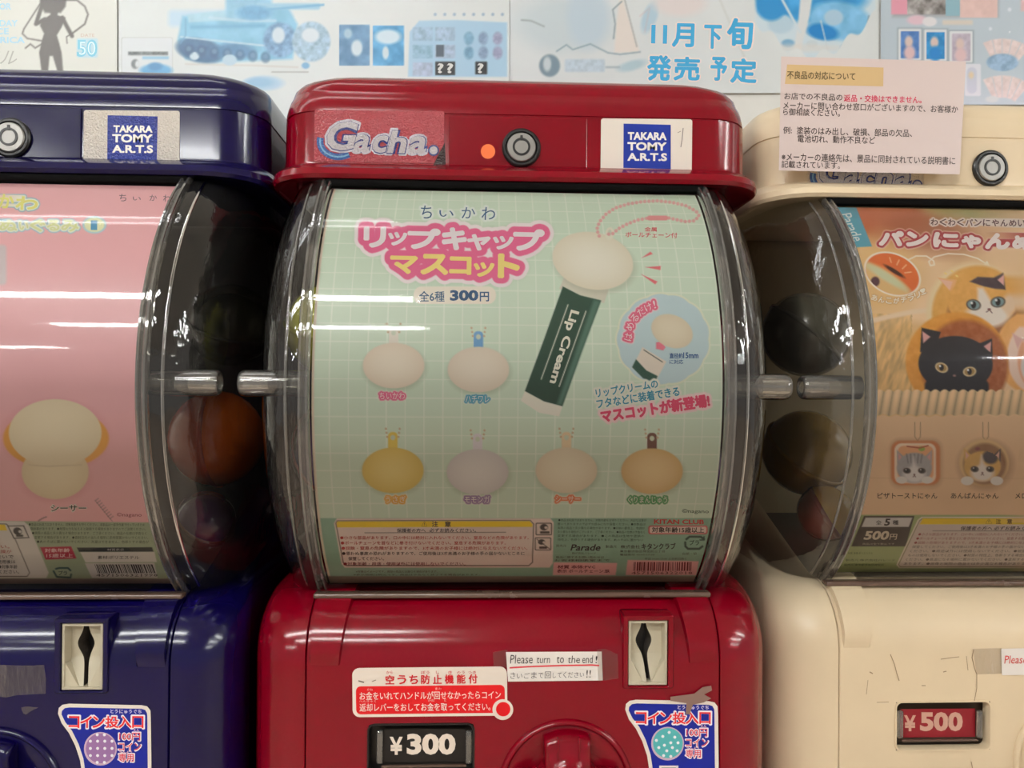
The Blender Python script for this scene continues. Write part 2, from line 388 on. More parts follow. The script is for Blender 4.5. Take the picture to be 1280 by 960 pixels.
def revolve(profile, mx, cy, a0, a1, steps, clip=None):
    """profile of (x, radius) turned about the dome's horizontal axis; angle measured up from the front"""
    V, Fc = [], []; n = len(profile)
    for j in range(steps+1):
        a = math.radians(a0+(a1-a0)*j/steps)
        for x, r in profile: V.append((mx+x, cy-r*math.cos(a), CZ+r*math.sin(a)))
    for j in range(steps):
        for i in range(n-1): Fc.append([j*n+i, j*n+i+1, (j+1)*n+i+1, (j+1)*n+i])
    return V, Fc
def lathe_y(profile, cx, cz, n=48):
    """profile of (radius, y) turned about a horizontal axis pointing at the viewer"""
    V, Fc = [], []; k = len(profile)
    for j in range(n):
        a = 2*math.pi*j/n
        for r, y in profile: V.append((cx+r*math.cos(a), y, CZ+cz+r*math.sin(a)))
    for j in range(n):
        for i in range(k-1): Fc.append([j*k+i, ((j+1) % n)*k+i, ((j+1) % n)*k+i+1, j*k+i+1])
    return V, Fc
PEG = thin_plastic('clear_peg', (.80, .79, .76), 2.6, .06, haze=.13, hazecol=(.55, .53, .50), bump=.0006)
SILVER = plastic('lock_steel', (150, 148, 144), .35, metal=.7); DARK = plastic('black_plastic', (14, 13, 14), .35)
IVORY = plastic('ivory_insert', (190, 182, 160), .4); SHADOWGREY = plastic('slot_grey', (70, 64, 58), .5)
STICKW = plastic('sticker_white', (226, 220, 212), .35)

def machine(mx, my, col, label, hous, price_rgb, price_s, coin=True, cdx=0., wear=0., rough=.15, coat=.08):
    body = plastic('shell_'+price_s[1:]+str(round(mx*100)), col, rough, spec=.38, coat=coat, wear=wear)
    root = empty('capsule_machine', (mx, .62+my, CZ+MB)); tag(root, label, 'capsule machine')
    # head
    V, Fc = stack(HEAD, mx+.002, my); mk('head_cover', V, Fc, body, root, auto=28)
    # lock plate: thin raised panel on the head front
    y0 = .4850+my
    lp = rbox(mx-.0420, mx+.0455, y0-.0007, y0+.004, CZ+.1395, CZ+.1710, .0006, 2)
    plate = mkbm('lock_plate', lp, body, root, auto=5)
    lx, lz = mx+.0036, .1513
    V, Fc = lathe_y([(.0122, y0), (.0122, y0-.0022), (.0112, y0-.0032), (.0100, y0-.0032), (.0094, y0-.0015), (.0, y0-.0012)], lx, lz); lk = mk('lock', V, Fc, DARK, root, auto=30)
    V, Fc = lathe_y([(.0092, y0-.0012), (.0092, y0-.0030), (.0086, y0-.0038), (.0, y0-.0038)], lx, lz); mk('lock_face', V, Fc, SILVER, lk, auto=30)
    V, Fc = lathe_y([(.0056, y0-.0037), (.0056, y0-.0042), (.0042, y0-.0042), (.0042, y0-.0037)], lx, lz, 32); mk('keyway', V, Fc, DARK, lk)
    bm = rbox(lx-.0008, lx+.0008, y0-.0043, y0-.0036, CZ+lz+.0040, CZ+lz+.0072, .0001, 1); mkbm('key_notch', bm, DARK, lk)
    # dark under-tray where the dome meets the head, back housing
    hm = plastic('housing_'+str(round(mx*100)), hous, .5)
    bm = rbox(mx-.132, mx+.132, .615+my, .78+my*0, CZ-.14, CZ+.128, .01, 3); mkbm('back_housing', bm, hm, root)
    # dome: window arc, thick ribs at both ends, swelling shoulders, side discs
    cy = CY+my; A0, A1 = -52.5, 54.0
    V, Fc = revolve([(x, .1585) for x in np.linspace(-.1120, .1120, 9)], mx, cy, A0, A1, 60); mk('window_shell', V, Fc, CLEAR, root, smooth=True)
    for sgn in (-1, 1):
        rp = [(.1118, .1570), (.1118, .1596), (.1124, .1608), (.1134, .1608), (.1140, .1598), (.1148, .1592), (.1156, .1598), (.1162, .1610), (.1174, .1610), (.1180, .1598), (.1180, .1568), (.1150, .1562), (.1118, .1570)]
        V, Fc = revolve([(sgn*x, r) for x, r in rp], mx, cy, A0+.6, A1-.6, 60); n = len(rp)-1
        mk('end_rib', V, Fc, RIBGLASS, root, auto=40)
        sp = [(.1180, .1578), (.1225, .1572), (.1275, .1552), (.1325, .1518), (.1375, .1462), (.1418, .1385), (.1452, .1285), (.1474, .1160), (.1487, .0990), (.1494, .0720), (.1498, .0360), (.1500, .002)]
        bm = bmesh.new(); V, Fc = revolve([(sgn*x, r) for x, r in sp], mx, cy, -100, 100, 80)
        vs = [bm.verts.new(v) for v in V]; [bm.faces.new([vs[i] for i in q]) for q in Fc]
        for co, no in (((0, 0, CZ+.1255), (0, 0, 1)), ((0, 0, CZ-.1235), (0, 0, -1)), ((0, .60+my, 0), (0, 1, 0)), ((0, .4860+my, CZ-.1235), (0, .33, -.944))):
            bmesh.ops.bisect_plane(bm, geom=bm.verts[:]+bm.edges[:]+bm.faces[:], plane_co=co, plane_no=no, clear_outer=True)
        mkbm('dome_shoulder', bm, SHOULDER, root, auto=60)
        # raised moulded rings on the shoulder
        for rx_, rr_ in ((.1248, .1566),):
            t = []; 
            for k in range(7): a = 2*math.pi*k/6; t.append((rx_+.0009*math.cos(a), rr_+.0009*math.sin(a)))
            V, Fc = revolve([(sgn*x, r) for x, r in t], mx, cy, -50, 52, 50); mk('shoulder_ring', V, Fc, RIBGLASS, root, smooth=True)
        # hinge peg: clear tube lying along the axis on the front of the shoulder
        py_, pz = cy-.1465, .0015
        def tube(prf, x0, x1, mat_, nm, par):
            V, Fc = [], []; n = 24; k = len(prf)
            for j in range(n):
                a = 2*math.pi*j/n
                for s_, r in prf: V.append((mx+sgn*(x0+(x1-x0)*s_), py_+r*math.cos(a), CZ+pz+r*math.sin(a)))
            for j in range(n):
                for i in range(k-1): Fc.append([j*k+i, ((j+1) % n)*k+i, ((j+1) % n)*k+i+1, j*k+i+1])
            return mk(nm, V, Fc, mat_, par, auto=40)
        pg = tube([(0, 0), (0, .0072), (.90, .0074), (.97, .0070), (1, .0060), (1, .0046), (.55, .0042), (.55, 0)], .1165, .1515, PEG, 'hinge_peg', root)
    # bottom rail of the dome
    bm = rbox(mx-.1190, mx+.1190, .4590+my, .4670+my, CZ-.1258, CZ-.1226, .0012, 3); mkbm('dome_rail', bm, plastic('rail_smoke', (92, 72, 62), .25, coat=.2), root)
    bm = rbox(mx-.116, mx+.116, .4690+my, .4760+my, CZ+.1216, CZ+.1262, .001, 2); mkbm('top_rail', bm, plastic('rail_dark', (6, 5, 5), .8, spec=.1), root)
    # ---- base: core and three skins with real seams
    def lvl(off_f, off_w):
        W0 = .1540; L = [(MB, W0-off_w, .4414+off_f, .032), (-.164, W0-off_w, .4414+off_f, .032), (-.160, W0-off_w, .4414+off_f, .032)]
        for a in ANG[1:-1]:
            y, z = prof(a); L.append((z-off_f*math.sin(math.radians(a)), W0-.008*(1-math.cos(math.radians(a)))-off_w, y+off_f, .032))
        for z, w_, y in ((-.1228, .1455, .486), (-.1120, .1440, .517), (-.098, .1425, .556), (-.082, .141, .60)): L.append((z-off_f, w_-off_w, y+off_f, .03))
        return L
    V, Fc = stack(lvl(.0200, .003), mx, my); mk('body_core', V, Fc, plastic('core_'+str(round(mx*100)), np.array(col)*.35, .6), root, auto=30)
    SE = .1186
    for sgn in (-1, 1):
        V, Fc = stack(lvl(0, 0), mx, my, cap0=False); bm = bmesh.new(); vs = [bm.verts.new(v) for v in V]; [bm.faces.new([vs[i] for i in q]) for q in Fc]
        bmesh.ops.bisect_plane(bm, geom=bm.verts[:]+bm.edges[:]+bm.faces[:], plane_co=(mx+sgn*(SE+.0011), 0, 0), plane_no=(-sgn, 0, 0), clear_outer=True)
        bmesh.ops.bisect_plane(bm, geom=bm.verts[:]+bm.edges[:]+bm.faces[:], plane_co=(0, .78, 0), plane_no=(0, 1, 0), clear_outer=True)
        ed = [e for e in bm.edges if e.is_boundary and all(abs(v.co.x-(mx+sgn*(SE+.0011))) < 1e-5 for v in e.verts)]
        r = bmesh.ops.extrude_edge_only(bm, edges=ed); vs = [g for g in r['geom'] if isinstance(g, bmesh.types.BMVert)]
        for v in vs: v.co.x -= sgn*.0005; v.co.y += .0005
        ed = [g for g in r['geom'] if isinstance(g, bmesh.types.BMEdge)]
        r = bmesh.ops.extrude_edge_only(bm, edges=ed)
        for v in r['geom']:
            if isinstance(v, bmesh.types.BMVert): v.co.y += .004; v.co.z -= .0005
        mkbm('side_panel', bm, body, root, auto=30)
    # front panel with openings
    holes = []
    CX0, CX1, CZ0, CZ1 = .0652+cdx, .0886+cdx, -.1718, -.1338
    PX0, PX1, PZ0, PZ1 = -.0832, -.0236, -.2222, -.1925
    if coin: holes.append((CX0, CX1, CZ0, CZ1))
    holes.append((PX0, PX1, PZ0, PZ1))
    rows = [prof(a) for a in ANG[::-1]]
    zs = [(.4414, z) for z in (CZ0, -.182, PZ1, -.208, PZ0, -.26, -.34, MB)]
    zc = -.160+PR*math.sin(math.radians(48)); 
    rows = sorted(rows+zs, key=lambda q: -q[1])
    # row exactly at the top of the coin opening
    a_ = math.degrees(math.asin((CZ1+.160)/PR)); rows = sorted(rows+[prof(a_)], key=lambda q: -q[1])
    xs = sorted({-SE+.0003, SE-.0003, CX0, CX1, PX0, PX1, -.1, -.05, 0, .05, .1, -SE+.001, SE-.001})
    V = [(mx+x, y+my, CZ+z) for y, z in rows for x in xs]; Fc = []
    W_ = len(xs)
    for j in range(len(rows)-1):
        for i in range(W_-1):
            cx_, cz_ = (xs[i]+xs[i+1])/2, (rows[j][1]+rows[j+1][1])/2
            if any(h[0] < cx_ < h[1] and h[2] < cz_ < h[3] for h in holes): continue
            Fc.append([j*W_+i, j*W_+i+1, (j+1)*W_+i+1, (j+1)*W_+i])
    k = len(V)                               # folded-back edges
    for side in (0, W_-1):
        b0 = len(V)
        for y, z in rows: V.append((mx+xs[side]+(-.0004 if side == 0 else .0004), y+my+.0006, CZ+z))
        for y, z in rows: V.append((mx+xs[side]+(-.0004 if side == 0 else .0004), y+my+.0045, CZ+z-.0004))
        n = len(rows)
        for j in range(n-1):
            Fc.append([j*W_+side, (j+1)*W_+side, b0+j+1, b0+j]); Fc.append([b0+j, b0+j+1, b0+n+j+1, b0+n+j])
    mk('front_panel', V, Fc, body, root, auto=30)
    # raised ribs on the shoulder beside the middle
    for sgn, xa, xb in ((-1, .0990, .1168), (1, .1000, .1172)):
        V, Fc = [], []; aa = [2, 8, 14, 20, 28, 36, 46, 56, 68, 80, 90]
        for a in aa:
            hgt = .0030*min(1, max(0, (a-2)/14)); y, z = prof(a, hgt); yb, zb = prof(a, -.0003); sk = .006*(a/90)
            for x, (q, v_) in ((xa-sk+.0008, (yb, zb)), (xa-sk+.0016, (y, z)), (xb-.0006, (y, z)), (xb+.0002, (yb, zb))): V.append((mx+sgn*x, q+my, CZ+v_))
        for j in range(len(aa)-1):
            for i in range(3): Fc.append([j*4+i, j*4+i+1, (j+1)*4+i+1, (j+1)*4+i])
        mk('shoulder_rib', V, Fc, body, root, auto=30)
    # price window: bezel walls, dark pocket, card
    def pocket(name, x0, x1, z0, z1, y0_, y1_, mat_, th=.0006):
        bm = bmesh.new()
        pts = rr(x0, z0, x1, z1, .003)
        f = [bm.verts.new((mx+p[0], y0_+my, CZ+p[1])) for p in pts]; g = [bm.verts.new((mx+p[0], y1_+my, CZ+p[1])) for p in pts]
        n = len(pts)
        for i in range(n): bm.faces.new([f[i], f[(i+1) % n], g[(i+1) % n], g[i]])
        bm.faces.new(g)
        return mkbm(name, bm, mat_, root, auto=40)
    ring = bmesh.new(); po = rr(PX0-.0008, PZ0-.0008, PX1+.0008, PZ1+.0008, .0042); pi_ = rr(PX0+.0006, PZ0+.0006, PX1-.0006, PZ1-.0006, .0032); n = len(po)
    lay = []
    for pts, y in ((po, .4416), (rr(PX0-.0006, PZ0-.0006, PX1+.0006, PZ1+.0006, .004), .4408), (rr(PX0+.0002, PZ0+.0002, PX1-.0002, PZ1-.0002, .0036), .4408), (pi_, .4416), (pi_, .4475)):
        lay.append([ring.verts.new((mx+p[0], y+my, CZ+p[1])) for p in pts])
    for a, b_ in zip(lay[:-1], lay[1:]):
        for i in range(n): ring.faces.new([a[i], a[(i+1) % n], b_[(i+1) % n], b_[i]])
    mkbm('price_bezel', ring, body if price_s[1] == '5' else DARK, root, auto=40)
    pocket('price_pocket', PX0+.0004, PX1-.0004, PZ0+.0004, PZ1-.0004, .4420, .4500, plastic('pocket_'+price_s[1:], (60, 48, 36) if price_s[1] == '5' else (30, 28, 26), .3))
    return root, body

MR = (.0205, 0.); ML = (-.2935, 0.); MW = (.3405, .0243)
red, red_m = machine(*MR, (118, 0, 21), 'red capsule machine in the middle with a 300 yen price card', (58, 18, 24), None, '¥300')
blue, blue_m = machine(*ML, (9, 4, 56), 'dark blue capsule machine at left with a pink display card', (12, 10, 22), None, '¥200', cdx=-.0062)
white, white_m = machine(*MW, (216, 197, 166), 'cream white capsule machine at right with scuffed shell and red 500 yen card', (196, 178, 146), None, '¥500', coin=False, wear=.35, rough=.38, coat=.1)

def LX(px, py, y):
    p = Plane(y).hit([px], [py])[0]; return p[0], p[2]-CZ
# ---- coin slots
def coin_slot(root, body, mx, my, cdx=0.):
    y = .4414+my; X0, X1, Z0, Z1 = mx+.0652+cdx, mx+.0886+cdx, -.1718, -.1338
    def ringm(name, lays, mat_, par=root):
        bm = bmesh.new(); L = []
        for (x0, x1, z0, z1, r, yy) in lays: L.append([bm.verts.new((p[0], yy, CZ+p[1])) for p in rr(x0, z0, x1, z1, r)])
        n = len(L[0])
        for a, b_ in zip(L[:-1], L[1:]):
            for i in range(n): bm.faces.new([a[i], a[(i+1) % n], b_[(i+1) % n], b_[i]])
        return mkbm(name, bm, mat_, par, auto=40)
    e = .0032
    ringm('coin_bezel', [(X0-e, X1+e, Z0-e*.4, Z1+e, .0016, y+.012), (X0-e, X1+e, Z0-e*.4, Z1+e, .0016, y-.0004), (X0-e+.0006, X1+e-.0006, Z0-e*.4+.0006, Z1+e-.0006, .0014, y-.0012),
                      (X0-.0006, X1+.0006, Z0-.0006, Z1+.0006, .0008, y-.0012), (X0, X1, Z0, Z1, .0006, y-.0006), (X0, X1, Z0, Z1, .0006, y+.006)], body)
    w_ = .0018
    ins = ringm('coin_insert', [(X0+.0003, X1-.0003, Z0+.0003, Z1-.0003, .0004, y+.005), (X0+.0003, X1-.0003, Z0+.0003, Z1-.0003, .0004, y+.0008), (X0+.0006, X1-.0006, Z0+.0006, Z1-.0006, .0004, y+.0004),
                      (X0+w_, X1-w_, Z0+w_, Z1-w_, .0003, y+.0004), (X0+w_+.0006, X1-w_-.0006, Z0+w_, Z1-w_, .0003, y+.0075)], IVORY)
    # floor with the eye-shaped slot cut through it
    xa, xb, za, zb = X0+w_, X1-w_, Z0+w_, Z1-w_; H = zb-za; xc = (xa+xb)/2
    def slot(t):   # t 0 top .. 1 bottom: centre offset, half width
        return (-.0012+.0022*max(0, t-.45)/.55, .0012+.0035*math.exp(-((t-.34)/.17)**2))
    V, Fc = [], []; n = 24; ts = np.linspace(0, 1, n)
    def yf(t): return y+.0070-.0045*max(0, t-.55)/.45
    for t in ts:
        z = zb-H*t; c, h = slot(t); V += [(xa, yf(t), CZ+z), (xc+c-h, yf(t), CZ+z), (xc+c+h, yf(t), CZ+z), (xb, yf(t), CZ+z), (xc+c-h*.7, y+.016, CZ+z), (xc+c+h*.7, y+.016, CZ+z)]
    mi = []
    for j in range(n-1):
        a = 6*j
        for p, q, k in ((0, 1, 0), (2, 3, 0), (1, 4, 1), (5, 2, 1), (4, 5, 2)): Fc.append([a+p, a+q, a+6+q, a+6+p]); mi.append(k)
    mk('slot_floor', V, Fc, [IVORY, SHADOWGREY, DARK], ins, midx=mi)
    for sg, xx in ((1, xa), (-1, xb)):      # slanted guides at the bottom
        V = [(xx, y+.0012, CZ+zb-H*.60), (xx, y+.0012, CZ+za), (xx+sg*.0072, y+.0020, CZ+za), (xx, y+.0085, CZ+zb-H*.58), (xx+sg*.0078, y+.0085, CZ+za)]
        mk('slot_guide', V, [[0, 1, 2], [0, 2, 4, 3]], IVORY, ins)
coin_slot(red, red_m, *MR); coin_slot(blue, blue_m, *ML, -.0062)
# ---- turning knobs
def knob(root, body, mx, my, kx, kz):
    y = .4414+my; cx, cz = mx+kx, kz
    V, Fc = lathe_y([(.0392, y+.003), (.0388, y-.0008), (.0378, y-.0024), (.0366, y-.0027), (.0356, y-.0020), (.0350, y-.0004), (.0348, y+.003)], cx, cz, 72); ring = mk('knob_ring', V, Fc, body, root, smooth=True)
    V, Fc = lathe_y([(.0350, y-.0006), (.0330, y-.0010), (.028, y-.0002), (.018, y+.0004), (.0, y+.0004)], cx, cz, 64); dish = mk('knob_dish', V, Fc, body, root, smooth=True)
    n = 120; V, Fc = [], []
    def rad(a, s_):
        return s_*max(.0205, min(.0335, .0135/max(abs(math.cos(a)), 1e-3)), min(.0320, .0115/max(abs(math.sin(a)), 1e-3)))
    LV = [(1.0, -.0006), (.985, -.006), (.95, -.0085), (.90, -.0098), (.82, -.0102), (.70, -.0112), (.60, -.0150), (.52, -.0172), (.40, -.0185), (.2, -.0190), (.01, -.0191)]
    for k_, (s_, dy) in enumerate(LV):
        for i in range(n):
            a = 2*math.pi*i/n; r = rad(a, 1.0)*s_
            if k_ >= 5: r = s_*(.0165+.006*(abs(math.sin(a))**4))*1.25
            V.append((cx+r*math.cos(a), y+dy, CZ+cz+r*math.sin(a)))
    for j in range(len(LV)-1):
        for i in range(n): Fc.append([j*n+i, j*n+(i+1) % n, (j+1)*n+(i+1) % n, (j+1)*n+i])
    mk('knob_grip', V, Fc, body, root, smooth=True)
    for dx in (-.0058, .0062):              # moulded creases on the upper arm
        bm = rbox(cx+dx-.0005, cx+dx+.0005, y-.0116, y-.0085, CZ+cz+.020, CZ+cz+.0325, .0004, 2); mkbm('grip_crease', bm, body, root)
knob(red, red_m, *MR, .0298, -.2290)
knob(blue, blue_m, *ML, .0298-.0065, -.2300)
knob(white, white_m, *MW, .0298, -.2290)

# ---- price cards
def price(root, mx, my, txt, box, cardq, colr, inkc, mid):
    y = .4414+my+.0045
    S = Plane(y); k = Ink(S, root, GLOSS); k.poly('price_card', cardq, colr, 1); k.build()
    card = [o for o in root.children if o.name.startswith('price_card')][-1]
    k = Ink(S, card, GLOSS); k.text('price_lettering', '¥', (box[0], box[1]+4, mid, box[3]), inkc, 2, .028)
    k.text('price_lettering', txt, (mid+5, box[1], box[2], box[3]), inkc, 2, .045); k.build()
    for px in (cardq[0][0]-2, cardq[1][0]+3):
        X, Z0 = LX(px, cardq[2][1], y); _, Z1 = LX(px, cardq[0][1], y)
        bm = rbox(X-.0019, X+.0019, y-.0030, y-.0002, CZ+Z0, CZ+Z1, .0012, 3); mkbm('card_holder', bm, RIBGLASS, root)
    X0, Z = LX(cardq[0][0], cardq[2][1]+2, y); X1, _ = LX(cardq[1][0], cardq[2][1]+2, y)
    bm = rbox(X0, X1, y-.0026, y-.0002, CZ+Z-.0012, CZ+Z, .0004, 2); mkbm('card_rail', bm, plastic('rail_smoke', (118, 92, 80), .18), root)
price(red, *MR, '300', (487, 917, 569.5, 943.5), [(477, 911), (583, 911), (583, 953), (477, 953)], (22, 20, 20), (228, 214, 200), 503.5)
price(white, *MW, '500', (1130, 890, 1203.5, 914), [(1125, 886.5), (1219, 885.5), (1219, 921), (1125, 922)], (132, 22, 34), (196, 154, 136), 1145)

# ------------------------------------------------------------------ stickers on the machines
HY = .4852                                  # head front plane
BY = .4412                                  # base front plane
def sticker(root, name, surf, pts, col, label=None, mat=None, thick=.00012):
    P = surf.hit(*np.array(pts, float).T, off=thick); Q = surf.hit(*np.array(pts, float).T, off=-.00005); n = len(P)
    Fc = [list(range(n))]+[[i, (i+1) % n, n+(i+1) % n, n+i] for i in range(n)]
    o = mk(name, np.concatenate([P, Q]), Fc, mat or GLOSS, root, cols=np.tile(np.array(col, float), (2*n, 1)))
    if label: o['label'] = label
    return o
def maker_label(root, my, quad, sq, l1, l2, l3, glare=False):
    S = Plane(HY+my-.0003); o = sticker(root, 'maker_sticker', S, quad, (222, 214, 204), 'white maker sticker with a blue square logo', FOIL if glare else GLOSS)
    S2 = Plane(HY+my-.0003-.00014); k = Ink(S2, o, FOIL if glare else GLOSS)
    k.poly('logo_square', sq, (28, 52, 150), 1)
    k.build(); k = Ink(S2, o, GLOSS)
    for t, bx in (('TAKARA', l1), ('TOMY', l2), ('A.R.T.S', l3)): k.text('logo_lettering', t, bx, (236, 232, 226), 2, .055, ang=.5)
    return k
k = maker_label(red, 0, rr(751, 148.5, 865, 215.5, 3, .6), [(779.5, 154.5), (838.5, 156), (838.5, 211.5), (779.2, 210)], (785, 165.5, 833, 174.8), (784.5, 178, 833, 188), (784.5, 191.5, 833.5, 201))
k.line('scuff_marks', [(854, 160), (852.5, 175), (851, 184)], 1, (120, 112, 110), 1); k.line('scuff_marks', [(847, 166), (851, 164)], .8, (150, 140, 130), 1); k.build()
k = maker_label(blue, 0, rr(104.5, 138, 224.5, 206, 3, .5), [(134.5, 144), (197, 145.5), (196, 201.5), (134, 200.5)], (142, 157, 190.5, 165.5), (140.5, 168, 190.5, 178), (140.5, 181.5, 191, 191), True); k.build()
# brand logo stickers on the head fronts
def logo(root, my, dx, dy, s=1.0, glare=True):
    S = Plane(HY+my-.0003); T = lambda x, y: (x*s+dx, y*s+dy)
    base = [T(x, y) for x, y in rr(393, 138, 555, 203, 2, .8)]
    o = sticker(root, 'brand_sticker', S, base, (176, 66, 76) if glare else (222, 204, 180), 'rumpled brand sticker with silver and blue lettering', FOIL, .0001)
    k = Ink(Plane(HY+my-.0005), o, FOIL)
    def tb(st, x0, y0, x1, y1, sh=.22):
        a, b_ = T(x0, y0), T(x1, y1)
        k.text('logo_outline', st, (a[0]-2*s, a[1]-2*s, b_[0]+2*s, b_[1]+2*s), (205, 200, 210), 2, .11, 1, shear=sh)
        k.text('logo_shadow', st, (a[0]-.5*s, a[1]-.5*s, b_[0]+1*s, b_[1]+1.2*s), (40, 52, 120), 3, .075, 1, shear=sh)
        k.text('logo_lettering', st, (a[0], a[1], b_[0], b_[1]), (196, 190, 196), 4, .03, 1, shear=sh)
    arc = [T(423+23*math.cos(t), 177+19*math.sin(t)) for t in np.linspace(math.radians(195), math.radians(55), 16)]
    k.line('logo_swoosh', arc, 8.5*s, (56, 96, 160), 1); k.line('logo_swoosh', arc, 2*s, (120, 175, 215), 3)
    tb('G', 409, 152, 445, 188); tb('a', 443, 168, 463, 190); tb('c', 466, 169, 484, 191); tb('h', 487, 163, 509, 191.5); tb('a', 512, 170, 534, 192)
    c_ = T(542, 188); k.ell('logo_outline', *c_, 7*s, 7*s, (60, 66, 120), 3); k.ell('logo_lettering', *c_, 5*s, 5*s, (196, 188, 194), 4)
    if glare:
        k.poly('torn_corner', [T(548, 193), T(556, 178), T(557, 206), T(541, 208)], (40, 18, 22), 3)
    k.build()
logo(red, 0, 0, 0)
logo(white, MW[1], 648, 58, .92, False)
# orange dot
o = sticker(red, 'orange_dot', Plane(HY-.0009), [(610+9*math.cos(t), 189.3+9.2*math.sin(t)) for t in np.linspace(0, 2*math.pi, 28, endpoint=False)], (238, 118, 62), 'round orange dot sticker')

SB = Plane(BY)
def coin_sticker(root, dx, dy, disc, dcol, note):
    T = lambda P: [(x+dx, y+dy) for x, y in P]
    outer = [(781.5, 887), (782.5, 880), (787, 876), (795, 874.6), (886, 876.5), (893, 878), (897, 883), (897.5, 892), (899, 1010), (811, 1010), (811.5, 962), (809, 945), (803, 927), (795, 911), (786, 899)]
    inner = [(785.8, 888), (786.5, 883.5), (790, 880.2), (796, 879.3), (886, 881), (890.5, 882.5), (892.8, 887), (893, 892), (894.3, 1008), (815.5, 1008), (816, 962), (813.2, 943), (807, 924.5), (799, 908.5), (790.5, 897.5)]
    o = sticker(root, 'coin_sticker', SB, T(outer), (226, 216, 204), note)
    k = Ink(Plane(BY-.00016), o, GLOSS); k.poly('sticker_field', T(inner), (10, 30, 140), 1); k.build()
    k = Ink(Plane(BY-.00016), o, GLOSS); W = (240, 232, 236); Rr = (226, 34, 44)
    for i, (ch, a, b_) in enumerate((('コ', 795, 808), ('イ', 809.5, 823.5), ('ン', 825, 839.5), ('投', 841, 857), ('入', 857.5, 873), ('口', 874.5, 888))):
        y0 = 890+.02*i; bx = (a+dx, y0+dy+.4, b_+dx, y0+14.6+dy)
        k.text('lettering_outline', ch, (bx[0]-1, bx[1]-1, bx[2]+1, bx[3]+1), W, 2, .085, .6, 2); k.text('lettering', ch, bx, Rr, 4, .03, .6, 2)
    k.text('small_lettering', 'とうにゅうぐち', (847+dx, 881.8+dy, 886+dx, 887+dy), (214, 206, 232), 3, .03, .6, 1)
    cx, cy = 834.5+dx, 929.5+dy+(1.5 if dx else 0)
    k.ell('coin_picture', cx, cy, 20.6, 21, (196, 170, 190), 2); k.ell('coin_picture', cx+.4, cy-.6, 18.6, 18.8, dcol, 3)
    for p in disc: k.ell('coin_picture', cx+p[0], cy+p[1], 1.9, 1.9, (232, 232, 236), 4, n=10)
    P2 = (236, 190, 200); R2 = (214, 60, 80)
    for st, bx in (('100円', (858, 911, 884, 920.5)), ('コイン', (857.5, 923.5, 885, 933)), ('専用', (857.5, 937, 876, 947))):
        q = (bx[0]+dx, bx[1]+dy, bx[2]+dx, bx[3]+dy)
        k.text('lettering_outline', st, (q[0]-.8, q[1]-.8, q[2]+.8, q[3]+.8), W, 2, .08, .6, 2); k.text('lettering', st, q, R2, 4, .02, .6, 2)
    k.text('small_lettering', 'えん', (876+dx, 905.6+dy, 883+dx, 909+dy), P2, 3, .03, 0, 1); k.text('small_lettering', 'せんよう', (858+dx, 933.6+dy, 874+dx, 936.4+dy), P2, 3, .03, 0, 1)
    k.poly('lettering_outline', T([(824, 957), (848, 957), (848, 985), (824, 985)]), (226, 216, 214), 2); k.poly('lettering', T([(827, 959.5), (845, 959.5), (845, 983), (827, 983)]), (120, 100, 104), 3)
    k.build()
dr = [(-14, -4), (-6, -9), (2, -14), (9, -8), (-11, 5), (-4, 2), (4, -1), (13, -1), (-1, 9), (6, 5), (12, 9), (-5, 15), (4, 16)]
dl = [(i*9-12.5, j*9-9.5) for i in range(4) for j in range(3)]+[(-4, -17.5), (5, -17.5), (-4, 17), (5, 17)]
coin_sticker(red, 0, 0, dr, (84, 176, 178), 'blue coin entry sticker with a teal dotted coin')
coin_sticker(blue, -709, 5, dl, (150, 110, 160), 'blue coin entry sticker with a mauve dotted coin')

# red and white notice sticker about the lever
out = list(rr(440.5, 834, 634, 895.5, 9, -.6))
o = sticker(red, 'lever_sticker', SB, out, (226, 214, 202), 'white and red Japanese notice sticker above the price card')
o2 = sticker(red, 'sticker_tab', Plane(BY-.00026), [(628.5+13*math.cos(t), 887+13*math.sin(t)) for t in np.linspace(0, 2*math.pi, 32, endpoint=False)], (226, 214, 202))
k = Ink(Plane(BY-.00016), o, GLOSS); k.rrect('sticker_field', 445, 857, 631, 892, 6, (216, 22, 30), 1, -.6)
k.build(); k = Ink(Plane(BY-.00042), o2, GLOSS); k.ell('tab_dot', 629, 886.5, 9, 9, (216, 16, 26), 1); k.build(); k = Ink(Plane(BY-.00016), o, GLOSS)
for i, ch in enumerate('空うち防止機能付'):
    x = 482+i*14.85; k.text('lettering', ch, (x, 844.2-i*.15, x+10.6, 855.2-i*.15), (200, 24, 36), 3, .035, -.6, 2)
for st, x0, x1 in (('から', 483, 491), ('ぼう', 526, 537), ('し', 545, 549), ('き', 560, 565), ('のう', 571, 581), ('つき', 585, 595)): k.text('small_lettering', st, (x0, 838.6, x1, 842.4), (196, 90, 90), 3, .02, -.6, 1)
k.text('lettering', 'お金をいれてハンドルが回せなかったらコイン', (449.5, 864.2, 626, 874.2), (238, 214, 206), 3, .012, -.5, 2)
k.text('lettering', '返却レバーをおしてお金を取ってください。', (449.5, 878.8, 613, 888.8), (238, 214, 206), 3, .012, -.5, 2)
for st, x0, y0, x1 in (('かね', 459, 860.4, 466), ('まわ', 544, 859.4, 552), ('へんきゃく', 449, 875, 470), ('かね', 535, 874, 543), ('と', 555, 874, 558)): k.text('small_lettering', st, (x0, y0, x1, y0+3), (236, 170, 164), 3, .02, -.5, 1)
k.line('scuff_marks', [(448, 851), (455, 853)], 1.6, (110, 96, 84), 3); k.line('scuff_marks', [(465, 852), (470, 850)], 1, (130, 116, 100), 3); k.build()
